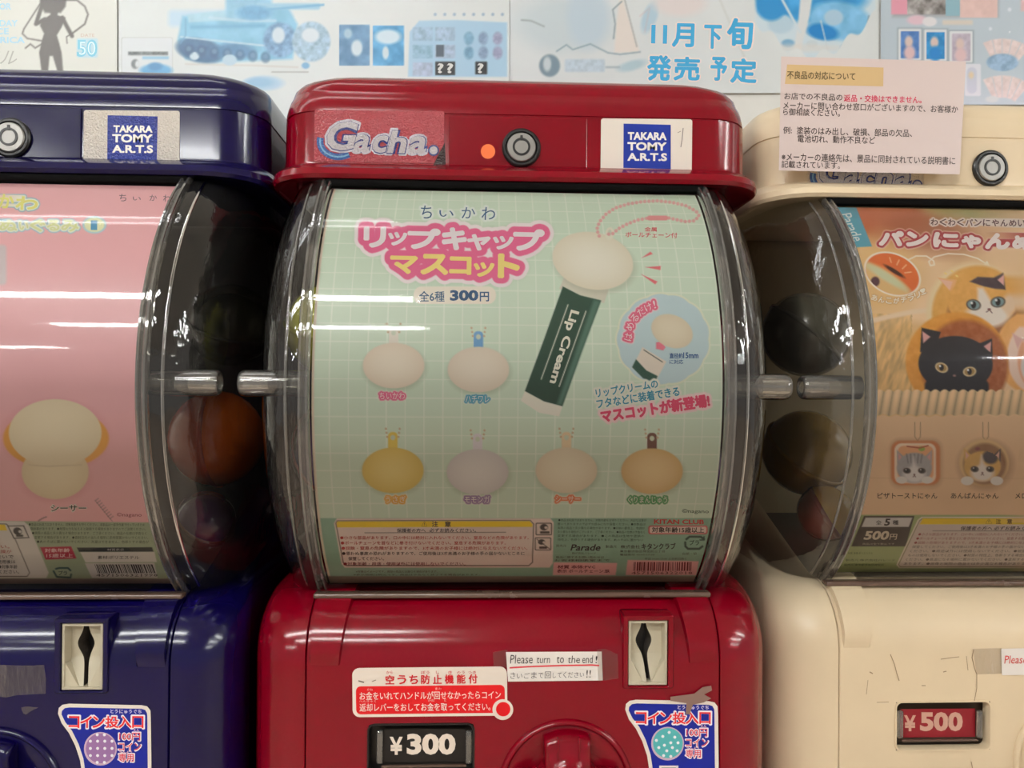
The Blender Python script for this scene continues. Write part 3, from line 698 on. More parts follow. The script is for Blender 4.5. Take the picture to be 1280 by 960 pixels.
# paper note "Please turn to the end!"
def note(root, my, pts, label):
    S = Plane(BY+my-.0004); o = sticker(root, 'taped_note', S, pts, (226, 220, 214), label, INK, .0002); return o, Ink(Plane(BY+my-.0004-.00026), o, INK)
o, k = note(red, 0, [(632.5, 815), (752, 814.5), (753.5, 850.5), (635, 852)], 'small handwritten white paper note')
IN = (52, 46, 48)
for st, a, b_, y0, y1 in (('Please', 638, 666, 818.5, 829.5), ('turn', 671, 687.5, 821.5, 829), ('to', 696, 705, 820.5, 829), ('the', 710, 725, 819.5, 829), ('end', 728, 741, 819, 829), ('!', 744.5, 746.5, 820, 829)):
    k.text('handwriting', st, (a, y0, b_, y1), IN, 2, -.004, -.4, 2, shear=.08)
for st, a, b_, y0, y1 in (('さ', 638, 644, 840.5, 848.5), ('い', 646, 653, 842, 848), ('ご', 655, 662, 841, 848), ('ま', 664, 671, 840, 848), ('で', 673, 679, 841, 847.5), ('回', 681, 688.5, 839.5, 848), ('し', 691, 695, 841, 847.5), ('て', 697, 702, 841, 847), ('く', 704, 708, 839.5, 847.5), ('だ', 710, 716, 840, 847), ('さ', 718, 723, 840, 847), ('い', 725, 730, 841, 846), ('!!', 733, 738.5, 837.5, 847)):
    k.text('handwriting', st, (a, y0, b_, y1), IN, 2, -.006, -.4, 2, shear=.06)
k.line('red_underline', [(637, 834.8), (660, 833.4), (700, 832), (740, 831.2), (749, 832)], 1.9, (214, 70, 78), 2)
k.build()
o, k = note(white, MW[1], [(1251.5, 811), (1330, 809), (1330, 843), (1252.5, 844)], 'edge of a white paper note with red writing')
k.text('handwriting', 'Please', (1256, 819.5, 1284, 829.5), (206, 70, 66), 2, .0, -.4, 2, shear=.15); k.build()
# scratches and hairline marks on the cream shell
k = Ink(Plane(BY+MW[1]-.0003), white); SCC = (150, 126, 100)
for pts, wd in (([(1113, 818), (1118, 830), (1121, 842), (1124, 851)], 1.1), ([(1217, 812), (1215, 822), (1218, 835), (1221, 843)], 1.0), ([(1221, 843), (1221, 860), (1218, 876)], .8), ([(1208, 820), (1210, 838)], .7), ([(1176, 824), (1190, 822), (1199, 821)], .8), ([(1179, 840), (1183, 839)], 1.2), ([(1087, 840), (1091, 842)], 1.4), ([(1096, 878), (1111, 877.5)], .7), ([(1214, 952), (1216, 962)], 1), ([(1085, 850), (1083, 868)], .6), ([(1152, 857), (1157, 857)], 1)):
    k.line('scratch#%d' % len(k.order), pts, wd, SCC, 1)
k.build()
k = Ink(Plane(HY+MW[1]-.0003), white)
for pts, wd in (([(1248, 184), (1262, 183.5), (1279, 182)], .9), ([(1250, 186.5), (1275, 186)], .6), ([(1268, 203), (1269, 210)], 1), ([(1265, 200), (1268, 199)], .8)): k.line('scratch#%d' % len(k.order), pts, wd, SCC, 1)
k.build()
# tape remains
def tape(root, my, pts, mat_=TAPE, nm='tape_remnant', d=0.):
    P = Plane(BY+my-.0003-d).hit(*np.array(pts, float).T); mk(nm, P, [list(range(len(P)))], mat_, root)
tape(blue, 0, [(-20, 831), (40, 832), (55, 831), (57.5, 850), (57, 867), (20, 869), (8, 872), (-20, 868)])
tape(red, 0, [(616, 815), (634, 812), (637, 820), (635, 834), (617, 833)]); tape(red, 0, [(746, 812), (757, 811), (772, 818), (773, 848), (748, 852)], d=.0004)
tape(red, 0, [(838, 871), (868, 867), (878, 859), (889, 857), (890, 863), (880, 868), (889, 873), (880, 878), (866, 881), (862, 893), (857, 893), (858, 879), (838, 876)], plastic('old_tape', (132, 104, 94), .3), 'torn_tape', .0006)
tape(white, MW[1], [(1216, 811), (1252, 810), (1252, 842), (1221, 843)])
tape(blue, 0, [(26, 884), (36, 883), (48, 884.5), (40, 888), (33, 893), (29, 892)], TAPE)

# ------------------------------------------------------------------ curved display cards inside the domes
def card(mx, my, paintfn, base, label, px_fine, step=1.05):
    cy = CY+my; a0, a1 = math.radians(-49.9), math.radians(50.7); half = .1112
    d0 = cy-CR; s = step*d0/F
    xf = [(p-640)/F*d0+math.tan(yaw)*d0-mx for p in px_fine]; x0, x1 = max(-half, xf[0]), min(half, xf[1])
    xs = np.concatenate([np.linspace(-half, x0, 6)[:-1] if x0 > -half+1e-4 else [], np.arange(x0, x1, s), np.linspace(x1, half, 6) if x1 < half-1e-4 else [half]])
    ts = np.arange(a0, a1, s/CR); A, X = np.meshgrid(ts, xs, indexing='ij')
    P = np.stack([mx+X, cy-CR*np.cos(A), CZ+CR*np.sin(A)], -1).reshape(-1, 3)
    px, py = proj(P); px = px.reshape(A.shape); py = py.reshape(A.shape)
    pt = Paint(px, py, base); paintfn(pt, X, A*CR); pt.C = 255*(np.clip(pt.C, 0, 255)/255)**.80
    root = mk('display_card', P, grid_faces(*A.shape)[:, ::-1], INK, None, loc=(mx, cy-CR*math.cos(a0), CZ+CR*math.sin(a0)), smooth=True, cols=pt.C.reshape(-1, 3))
    tag(root, label, 'display card')
    V, Fc = revolve([(-half, CR-.0006), (half, CR-.0006)], mx, cy, -49.8, 50.7, 30); mk('card_back', V, Fc, plastic('card_back_paper', (150, 146, 138), .7), root)
    return root, Cyl(cy, CR)
PEND = []                                   # lettering queued with outlines that the paint needs first
def glyph(k, part, ch, box, col, z=3, bold=.03, ang=0, res=3, shear=0.):
    if part in SPLIT: part += '#%d' % len(k)
    V, T = text2d(ch, 0., res); P = place2d(V, box, ang, shear); k.append((part, P, T, col, z))
    if bold > .005: fatten(lambda Q, dz: k.append((part, Q, T, col, z+dz)), P, bold*1.3*(box[3]-box[1]))
    return segs_of(P, T)
def flush(ink, lst):
    for part, P, T, col, z in lst: ink._add(part, P, T, col, z)

# ---- red machine card
L1 = []
def paint_red(p, X, S):
    C = p.C
    n = vnoise(p.X, p.Y, 90, 3); C += (n-.5)[..., None]*6
    g = .01012; w2 = .00028
    for arr, off in ((X, -.0816), (S, -.01614)):
        d = np.abs((arr-off+g/2) % g-g/2); a = np.clip((w2*1.6-d)/w2, 0, 1)[..., None]*.85; C[:] = C*(1-a)+np.array((226, 234, 214))*a
    band = np.clip((647.5-.6-p.Y)*-.8, 0, 1)[..., None]; C[:] = C*(1-band)+np.array((128, 168, 142))*band
    e = np.clip((-.1096-X)/.0006, 0, 1)[..., None]; C[:] = C*(1-e)+np.array((232, 212, 188))*e
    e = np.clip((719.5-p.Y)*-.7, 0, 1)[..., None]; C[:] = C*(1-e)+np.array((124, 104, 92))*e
    # title
    R1 = [('リ', (456, 285, 481, 308)), ('ッ', (486, 291, 508, 306)), ('プ', (511, 287, 549, 310)), ('キ', (554, 286, 582, 311)), ('ャ', (585, 294, 612, 312)), ('ッ', (617, 296, 641, 311)), ('プ', (643, 288, 679, 312))]
    R2 = [('マ', (489, 321, 521, 341)), ('ス', (527, 319, 559, 342)), ('コ', (563, 322, 588, 342)), ('ッ', (593, 329, 617, 345)), ('ト', (624, 319, 648, 346))]
    sg = []
    for i, (c, b_) in enumerate(R1): sg.append(glyph(L1, 'title_lettering', c, b_, (240, 230, 232), 2, .06, ang=1.2))
    for i, (c, b_) in enumerate(R2): sg.append(glyph(L1, 'title_lettering', c, b_, (246, 222, 132), 2, .06, ang=1.2))
    for r, col, a in ((15.5, (150, 170, 140), .35), (13.2, (240, 224, 224), 1), (8.6, (224, 84, 128), 1)):
        for q in sg:
            p.stroke(q, r, col, soft=1.2 if r < 15 else 3, alpha=a if r < 15 else .12)
    p.rect(517, 358, 620, 380, (238, 226, 206), 10)
    for i, (c, b_) in enumerate((('ち', (526, 257, 540, 273)), ('い', (549, 263, 567, 271)), ('か', (577, 259, 594, 273)), ('わ', (602, 259, 619, 275)))):
        q = glyph(L1, 'series_lettering', c, b_, (34, 84, 128), 2, .0, 2); p.stroke(q, 2.6, (222, 232, 220))
    # lip balm tube
    p.poly([(706, 344), (761, 362), (755, 379), (699, 361)], (206, 200, 178), noise=6)
    p.poly([(703.5, 358), (725, 369), (751.5, 375.5), (727, 440), (703, 508), (680, 502), (656, 489), (680, 424)], (28, 58, 44), 1.2, col2=(22, 48, 34))
    p.poly([(742, 374), (751, 376), (703, 507), (695, 506)], (62, 98, 82), 3, alpha=.7)
    p.poly([(656, 489), (680, 502), (703, 508), (699, 520.5), (674, 516), (651, 501)], (232, 226, 208), 1.2)
    p.line([(710, 381), (676.5, 474)], 1.1, (232, 228, 210)); p.line([(732.5, 389), (699, 483)], 1.1, (232, 228, 210))
    # plain rounded cap (no figure)
    p.ell(743, 330, 53, 36, (150, 150, 120), 12, 6, .35); p.ell(741, 326, 51, 35.5, (238, 230, 208), 12, 1.2, col2=(222, 210, 182))
    p.ell(762, 292, 5.5, 8, (226, 220, 196), 8); p.ell(762, 291, 2.4, 4, (196, 200, 176), 8)
    # bead chain
    pc = np.array([(749, 295), (746, 287), (749, 278), (757, 268), (769, 260), (785, 255), (803, 252), (822, 251), (840, 253), (857, 257), (870, 264), (874, 270), (868, 276), (856, 277), (843, 274), (834, 272)], float)
    p2 = np.array([(808, 273), (797, 275), (784, 280), (773, 286), (766, 292), (758, 293)], float)
    for q in (pc, p2):
        d = np.concatenate([[0], np.cumsum(np.hypot(*np.diff(q, axis=0).T))]); t = np.arange(0, d[-1], 5.2)
        for x, y in zip(np.interp(t, d, q[:, 0]), np.interp(t, d, q[:, 1])): p.ell(x, y, 2.1, 2.1, (226, 150, 146), soft=1)
        p.line(q, .8, (224, 166, 156), alpha=.7)
    p.rect(809, 269.5, 835, 275.5, (226, 132, 132), 2.5)
    for t in ([(802, 322.5), (813, 314.5), (816, 317.5)], [(806, 334), (826, 332.5), (825.5, 337.5)], [(801, 342.5), (822, 352), (819, 355.5)]): p.poly(t, (222, 92, 98))
    # scalloped badge
    cx, cy = 829, 424
    for rr_, col in ((59.5, (222, 226, 196)), (57.2, (184, 208, 212))):
        pts = [(cx+(rr_+1.8*abs(math.sin(6.5*a))-1)*math.cos(a), cy+(rr_+1.8*abs(math.sin(6.5*a))-1)*math.sin(a)*.98) for a in np.linspace(0, 2*math.pi, 104, endpoint=False)]
        p.poly(pts, col, noise=3, nsc=30)
    p.poly([(803, 434), (833, 452), (820, 476), (790, 460)], (226, 210, 192), 1.3, noise=5); p.poly([(795, 449), (790, 459), (804, 473), (819, 478), (822, 470), (808, 463)], (34, 66, 52), 1.3)
    p.line([(805, 437.5), (828, 452.5)], 1.1, (50, 60, 50)); p.poly([(820, 428), (826, 427), (832, 434), (829, 438), (820, 436)], (232, 106, 126))
    p.ell(840, 414, 27, 20, (228, 212, 182), 25, 1.2, col2=(216, 198, 166))
    sg = [glyph(L1, 'badge_lettering', c, (x-w_/2, y-h/2, x+w_/2, y+h/2), (240, 226, 226), 2, .0, a, 2) for c, x, y, w_, h, a in (('は', 785.5, 421, 9.5, 9.5, -76), ('め', 787.5, 408, 9.5, 9.5, -62), ('る', 793.5, 397.5, 9, 9.5, -50), ('だ', 801.5, 389.5, 9, 9.5, -36), ('け', 810.5, 384, 9, 9.5, -26), ('!', 818, 380.5, 2.5, 10, -14))]
    for r, col in ((3.6, (238, 214, 216)), (2.5, (224, 84, 116))):
        for q in sg: p.stroke(q, r, col)
    # slanted blurb
    for part, st, cx, cy, w_, h, a, col, out, r in (('blurb', 'リップクリームの', 783.5, 485.5, 78, 11, -9.2, (40, 142, 170), (226, 226, 208), 3), ('blurb', 'フタなどに装着できる', 797.5, 497, 104, 12, -9, (40, 142, 170), (226, 226, 208), 3), ('blurb', 'マスコットが新登場!', 819, 510.5, 136, 15.5, -8.6, (226, 72, 108), (244, 206, 206), 4)):
        q = glyph(L1, 'blurb_lettering', st, (cx-w_/2, cy-h/2, cx+w_/2, cy+h/2), col, 2, .02 if h < 14 else .045, a, 2); p.stroke(q, r, out)
    # six plain rounded caps with loops
    for cx, cy, c1, c2, lab, lc, lb, loop in ((492, 457, (238, 222, 198), (222, 202, 176), 'ちいかわ', (224, 84, 124), (474.5, 490.5, 506, 499), (224, 214, 196)), (598, 462, (236, 220, 198), (220, 202, 178), 'ハチワレ', (62, 146, 176), (582, 494.5, 611.5, 503), (90, 146, 200)),
            (491, 588, (238, 206, 110), (214, 176, 72), 'うさぎ', (226, 160, 60), (482, 620, 507, 628.5), (222, 188, 70)), (597, 590, (226, 216, 210), (204, 194, 190), 'モモンガ', (140, 108, 150), (581, 620, 612, 628.5), (216, 206, 210)),
            (708, 588, (238, 222, 190), (220, 200, 166), 'シーサー', (226, 112, 66), (694.5, 620, 725, 628), (226, 196, 150)), (815, 589, (236, 200, 140), (212, 168, 104), 'くりまんじゅう', (70, 142, 78), (785, 620.5, 834, 629), (92, 54, 44))):
        p.rect(cx-6, cy-48, cx+6, cy-24, loop, 5); p.ell(cx, cy-41, 3, 3.2, (196, 204, 176))
        for i in range(3): p.ell(cx-7-i*.8, cy-42-i*5, 1.4, 1.4, (190, 160, 120)); p.ell(cx+7+i*.8, cy-42-i*5, 1.4, 1.4, (190, 160, 120))
        p.ell(cx+1, cy+3, 40, 29, (140, 150, 116), 0, 6, .4); p.ell(cx, cy, 38.5, 28.5, c1, 0, 1.3, col2=c2)
        q = glyph(L1, 'name_lettering', lab, lb, (240, 230, 222), 2, .0, 0, 2); p.stroke(q, 2.8, (228, 226, 206)); p.stroke(q, 2.0, lc)
    # caution box
    p.poly([(421, 648), (688, 648), (692, 653), (691, 704), (687, 709.5), (431, 709.5), (427, 705), (417.5, 654)], (232, 206, 196), 1.2)
    p.line([(421.5, 651), (663, 650.5), (667, 655), (665.5, 703), (661, 707), (433, 707), (429, 703), (419.8, 654), (421.5, 651)], 1.2, (84, 70, 62))
    p.poly([(422, 651.8), (662, 651.4), (665.5, 655), (665.3, 658.6), (421.5, 659.2), (420.8, 654)], (246, 202, 20), 1)
    p.line([(456, 666), (632, 665.4)], .7, (90, 76, 70))
    p.rect(669.5, 653.5, 690, 669, (66, 54, 52), 1.5); p.rect(670.7, 654.6, 688.8, 667.9, (228, 204, 194), 1); p.ell(680, 659, 5, 4, (60, 50, 48)); p.ell(682.5, 659.5, 2, 1.6, (226, 200, 190)); p.rect(675, 664, 687, 667, (70, 58, 54), 1)
    p.rect(668.5, 671.7, 689, 688, (66, 54, 52), 1.5); p.rect(669.6, 672.8, 687.9, 687, (228, 204, 194), 1); p.ell(677, 677.5, 4.5, 3.4, (60, 50, 48)); p.ell(680, 678, 1.8, 1.5, (226, 200, 190)); p.rect(674, 683, 684, 686, (70, 58, 54), 1); p.line([(671, 674), (687, 686)], .8, (80, 60, 60))
    p.rect(810.5, 657, 884.5, 667.8, (206, 48, 62), 3); p.rect(812, 658.3, 883, 666.5, (236, 208, 198), 2)
    p.poly([(692, 703), (771.5, 703.8), (769.5, 719), (691, 719)], (230, 166, 166)); p.poly([(784.5, 700), (873.5, 701.5), (870.5, 719), (782, 719)], (230, 166, 166))
    # recycling mark
    p.line([(858, 674), (862, 670.8), (876, 671), (880, 674)], 2.6, (40, 60, 50)); p.line([(856.5, 678), (856.8, 683), (860, 686), (874, 686), (878, 683)], 2.6, (40, 60, 50)); p.line([(880, 671), (880, 675), (875, 675)], 1.6, (40, 60, 50))
card_r, SR = card(*MR, paint_red, (200, 219, 192), 'pale green curved card with pink and yellow title in the red machine', (300, 1000))
k = Ink(SR, card_r); flush(k, L1)
k.text('price_lettering', '全6種', (524, 364, 555.5, 377), (46, 92, 128), 2, .012, 0, 2); k.text('price_lettering', '300', (562.5, 362.5, 598, 376), (34, 78, 120), 2, .045); k.text('price_lettering', '円', (600, 365, 611, 376.5), (34, 78, 120), 2, .035)
k.text('tube_lettering', 'Lip Cream', (704-47.5, 433.5-7.2, 704+47.5, 433.5+7.2), (236, 232, 216), 2, .03, 106.5)
k.text('small_lettering', '金属', (806, 284, 821, 289.3), (220, 84, 94), 2, .02, 1, 2); k.text('small_lettering', 'ボールチェーン付', (782, 290.4, 846.5, 297), (220, 84, 94), 2, .02, 1, 2)
k.text('badge_lettering', '直径約', (837, 441.5, 853.5, 448), (52, 92, 148), 2, .03, 0, 2); k.text('badge_lettering', '15mm', (854, 440.5, 873, 448), (52, 92, 148), 2, .03, 0, 2); k.text('badge_lettering', 'に対応', (837, 449.5, 854, 455), (52, 92, 148), 2, .02, 0, 2)
k.text('small_lettering', '©nagano', (852.5, 636.5, 886, 642.6), (70, 96, 70), 2, .01, 1)
DK = (70, 52, 52); RD = (196, 66, 62)
k.text('caution_lettering', '⚠', (527, 651.6, 534, 658.3), DK, 2, 0, 0, 1); k.text('caution_lettering', '注', (540, 651.8, 547.5, 658.4), DK, 2, .03, 0, 1); k.text('caution_lettering', '意', (556, 651.8, 563.5, 658.4), DK, 2, .03, 0, 1)
k.text('caution_lettering', '保護者の方へ', (496, 660.6, 532, 665.4), (60, 50, 62), 2, .02, 0, 1); k.text('caution_lettering', '必ずお読みください。', (537, 660.4, 595, 665.4), (60, 50, 62), 2, .02, 0, 1)
for i, (st, x1, c) in enumerate((('●小さな部品があります。口の中には絶対に入れないでください。窒息などの危険があります。', 661, RD), ('●ボールチェーンを首などに巻き付けないでください。窒息する危険があります。', 633, RD), ('●誤飲・窒息の危険がありますので、3才未満のお子様には絶対に与えないでください。', 661, RD),
        ('●思わぬ事故の恐れがありますので、ご使用後は3才未満のお子様の手の届かないところに', 658, (66, 40, 44)), ('保管してください。', 480, (90, 60, 60)), ('●対象年齢・用途・使用以外には使用しないでください。', 582, (130, 44, 50)))):
    y = 669.9+i*6.55; k.text('caution_lettering', st, (425.2+i*.8+(7 if i == 4 else 0), y, x1-(.8*i if i < 4 else 0), y+4.5), c, 2, .012, 0, 1)
G = (52, 74, 62)
for i, (st, x0, x1) in enumerate((('●本品は玩具ではありません。対象年齢をお守りください。大切な注意が', 698, 808), ('書いてありますので必ずお読みになり保管ください。●本製品は', 697, 807), ('実際の商品と多少異なる場合があります。●印刷の都合上、色調が', 697, 806), ('多少異なる場合がございます。ご了承ください。●商品の仕様は予告なく', 697, 806), ('変更する場合があります。●この商品は生地や塗装の', 697, 805), ('特性上、色移りする場合があります。火のそばに置かない', 697, 804))):
    y = 648.6+i*4.9; k.text('fine_print', st, (x0, y, x1, y+3.3), G, 2, 0, .2, 1)
k.text('fine_print', 'KITAN CLUB', (817.5, 649.3, 880, 655.2), (206, 52, 58), 2, .03, .6); k.text('fine_print', '対象年齢15歳以上', (815, 659, 880, 665.8), (66, 44, 44), 2, .03, .4, 2)
k.text('fine_print', '発売元', (695, 680.6, 708, 684), DK, 2, 0, 0, 1); k.text('maker_script', 'Parade', (714, 680.4, 751, 688.4), (52, 34, 38), 2, .02, 0, 3, .3); k.text('fine_print', '製造元', (757, 681.5, 771, 685), DK, 2, 0, 0, 1)
k.text('fine_print', '株式会社', (776, 681.4, 800, 685.6), DK, 2, .01, 0, 1); k.text('fine_print', 'キタンクラブ', (802, 679, 844.5, 686.5), (54, 40, 40), 2, .03, -.6, 2)
k.text('fine_print', '株式会社パレード', (715, 690.2, 745, 692.8), DK, 2, 0, 0, 1); k.text('fine_print', '東京都渋谷区神宮前三丁目', (775, 687.5, 831, 690.6), DK, 2, 0, 0, 1); k.text('fine_print', '電話受付 10:00-17:00', (775, 692, 818, 694.6), DK, 2, 0, 0, 1)
k.text('fine_print', '商品に関するお問い合わせは', (695, 695, 755, 698), DK, 2, 0, 0, 1); k.text('fine_print', 'お客様相談室まで', (693, 699, 762, 701.8), DK, 2, 0, 0, 1); k.text('fine_print', '平日 10:00-17:00 土日祝日除く', (806, 697, 858, 700), DK, 2, 0, 0, 1)
k.text('fine_print', '材質 本体:PVC', (697, 706.5, 744, 710.8), (110, 34, 42), 2, .03, 0, 1); k.text('fine_print', '表示 ボールチェーン:鉄', (696.5, 711.8, 762, 716), (110, 34, 42), 2, .02, 0, 1)
k.text('fine_print', 'プラ', (862, 675, 874, 681.5), (40, 60, 50), 2, .02, 0, 1); k.text('fine_print', '台紙・袋', (853, 690.5, 871, 693.6), DK, 2, 0, 0, 1)
k.text('fine_print', '※写真はイメージです。実際の商品とは異なる場合があります。', (445, 713, 547, 716), (84, 64, 58), 2, 0, 0, 1); k.text('fine_print', '※表示価格は税込です。商品は予告なく終了する場合があります。', (442, 717.2, 600, 719.6), (84, 64, 58), 2, 0, 0, 1)
def barcode(k, x0, x1, y0, y1, col, lean=0., seed=3, digits='4571506322018'):
    r = random.Random(seed); x = x0
    while x < x1:
        w_ = r.choice((.7, .7, 1.1, 1.5, 2.0)); l = lean
        k.poly('barcode', [(x, y0), (x+w_, y0), (x+w_+l, y1), (x+l, y1)], col, 2); x += w_+r.choice((.8, .8, 1.2, 1.6))
    k.text('barcode', digits, (x0-2+lean, y1+.8, x1+2+lean, y1+4.2), col, 2, 0, 0, 1)
barcode(k, 792, 864, 702.5, 713.6, (112, 40, 46), -.5)
k.build()

# ---- blue machine card
L2 = []
def paint_pink(p, X, S):
    C = p.C; C += (vnoise(p.X, p.Y, 60, 9)-.5)[..., None]*7
    band = np.clip((p.Y-(650.5+.01*p.X))*.8, 0, 1)[..., None]; C[:] = C*(1-band)+np.array((150, 166, 132))*band
    e = np.clip((X-.1098)/.0006, 0, 1)[..., None]; C[:] = C*(1-e)+np.array((222, 176, 160))*e
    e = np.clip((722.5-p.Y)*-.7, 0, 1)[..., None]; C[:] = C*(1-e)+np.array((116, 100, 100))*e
    q = [glyph(L2, 'title_lettering', c, b_, (236, 232, 130), 2, .035, 3) for c, b_ in (('か', (-2, 243, 17, 260)), ('わ', (20, 246, 47, 262)))]
    for r, col in ((3.2, (120, 178, 196)), (2.0, (244, 242, 220))):
        for a in q: p.stroke(a, r, col)
    q = [glyph(L2, 'title_lettering', c, b_, (228, 232, 170), 2, .03, 2) for c, b_ in (('ぬ', (0, 276, 21, 288)), ('い', (24, 277, 35, 287)), ('ぐ', (38, 275, 56, 289)), ('る', (59, 276, 74, 288)), ('み', (77, 276, 98, 289)))]
    for r, col in ((3.2, (150, 196, 214)), (2.0, (240, 240, 214))):
        for a in q: p.stroke(a, r, col)
    p.ell(118, 281, 15, 11, (170, 208, 216)); p.ell(118, 281, 12.5, 9, (232, 232, 176)); glyph(L2, 'title_lettering', '1', (114, 276, 121, 287), (90, 160, 200), 2, .05)
    p.rect(-40, 306, 8, 356, (206, 186, 186), 5, soft=4)
    # plain stuffed toy: orange disc, rounded cream head and body without a face
    p.ell(69, 545, 67, 46, (214, 120, 128), 0, 8, .3)
    p.ell(70, 548, 66, 38, (236, 158, 66), 0, 2, col2=(232, 150, 60))
    p.ell(69, 598, 44, 30, (200, 110, 116), 0, 8, .3); p.ell(69, 590, 42, 34, (236, 214, 172), 0, 1.4, col2=(222, 196, 152)); p.ell(69, 541, 58, 42, (242, 222, 184), 0, 1.4, col2=(230, 208, 168))
    p.line([(36, 581), (60, 583), (102, 581)], 1, (206, 180, 140), 2)
    # caution box edge and boxes
    p.poly([(-60, 650), (30, 652), (36, 657), (61, 716), (58, 722.5), (-60, 722.5)], (214, 208, 202), 1.2)
    p.line([(-60, 654), (8, 655), (13, 660), (37, 716), (34, 720.5), (-60, 720.5)], 1.1, (84, 76, 70)); p.poly([(-60, 655.5), (6, 655.8), (9, 663), (-60, 663)], (240, 200, 30))
    p.poly([(9, 657), (30, 656.6), (37, 672.5), (17, 673.5)], (60, 56, 54)); p.poly([(11, 658.2), (29, 657.8), (35.3, 671.4), (18, 672.2)], (216, 210, 204)); p.ell(22, 664, 5.5, 4.6, (50, 46, 46), 20); p.ell(25, 664.5, 2, 1.8, (210, 204, 200)); p.rect(20, 668.3, 29, 671, (60, 56, 54), 1)
    p.poly([(50, 684), (89, 683), (95.5, 698), (57, 699.5)], (178, 34, 58)); p.poly([(96, 684.5), (190, 684), (192, 689.6), (99, 690)], (34, 38, 36))
    p.poly([(100, 690), (193, 689.8), (196, 702.5), (107, 703)], (218, 212, 206)); p.poly([(106, 704), (193, 703.5), (197, 722.5), (115, 722.5)], (206, 200, 196))
    p.line([(70, 711), (74, 710), (85, 710), (88, 713)], 2.2, (30, 62, 60)); p.line([(67, 714), (71, 721), (88, 722), (89, 718)], 2.2, (30, 62, 60))
    # marks and scuffs on the print
    for i in range(9): x = 119+i*2.3; y = 626+i*2.8; p.line([(x, y), (x+4, y-3)], 1.1, (120, 90, 84), alpha=.6); p.line([(x, y), (x+3, y+3)], 1., (120, 90, 84), alpha=.5)
    p.line([(48, 651), (53, 648), (58, 646)], 1.4, (90, 70, 66), alpha=.7)
card_b, SBL = card(*ML, paint_pink, (236, 164, 168), 'pink curved card with a cream and orange plush toy in the blue machine', (-22, 205))
k = Ink(SBL, card_b); flush(k, L2)
for c, b_ in (('ち', (149, 242.5, 158, 251.5)), ('い', (166, 246, 176, 250.5)), ('か', (187, 243.5, 196, 251)), ('わ', (204, 243.5, 213, 252))): k.text('series_lettering', c, b_, (88, 66, 74), 2, 0., 2)
k.text('name_lettering', 'シーサー', (63.5, 631, 108, 639.5), (236, 224, 212), 2, .11, 0, 2); k.text('name_lettering', 'シーサー', (64, 631.4, 107.6, 639.2), (60, 48, 44), 4, .02, 0, 2)
k.text('small_lettering', '©nagano', (146, 641, 177, 647), (160, 60, 70), 2, .0, .5)
for i, (st, x0, x1) in enumerate((('●本品は玩具ではありません。対象年齢をお守りください。本製品は一部手作業で行っているため', 36, 181), ('個体差があります。●無理な力を加えると破損する場合がありますのでご注意ください。', 38, 182), ('●実際の商品と多少異なる場合があります。ご了承ください。商品の仕様は予告なく', 40, 183), ('変更する場合があります。●直射日光の当たる場所に長時間置かないでください。', 43, 185), ('●火のそばに置かないでください。洗濯はできません。色移りする場合が', 46, 186))):
    y = 653.8+i*5.4; k.text('fine_print', st, (x0, y, x1, y+3.8), (66, 76, 60), 2, 0, .2, 1)
k.text('fine_print', '対象年齢', (56, 685.6, 87, 690.4), (232, 190, 196), 2, .04, -.5, 1); k.text('fine_print', '15歳以上', (58, 692, 91, 697), (232, 190, 196), 2, .04, -.5, 1)
k.text('fine_print', '材質表示', (134, 685.6, 155, 688.6), (200, 200, 196), 2, 0, 0, 1); k.text('fine_print', '素材:ポリエステル', (122, 694.6, 174, 699), (84, 80, 78), 2, .01, 0, 1)
k.text('fine_print', 'プラ', (73, 713.5, 84, 719), (30, 62, 60), 2, .02, 0, 1)
for i in range(6): k.text('fine_print', ('さい。', '危険が', 'ないで', '使用後は', '●対象年齢', 'ください。')[i], (-8+i*1.5, 681+i*6.3, 12+i*2.4, 685.6+i*6.3), (176, 70, 66) if i < 2 else (70, 62, 60), 2, .01, 0, 1)
barcode(k, 118, 191, 705.5, 716.5, (54, 48, 46), 4.2, 8, '4571506321998')
k.build()

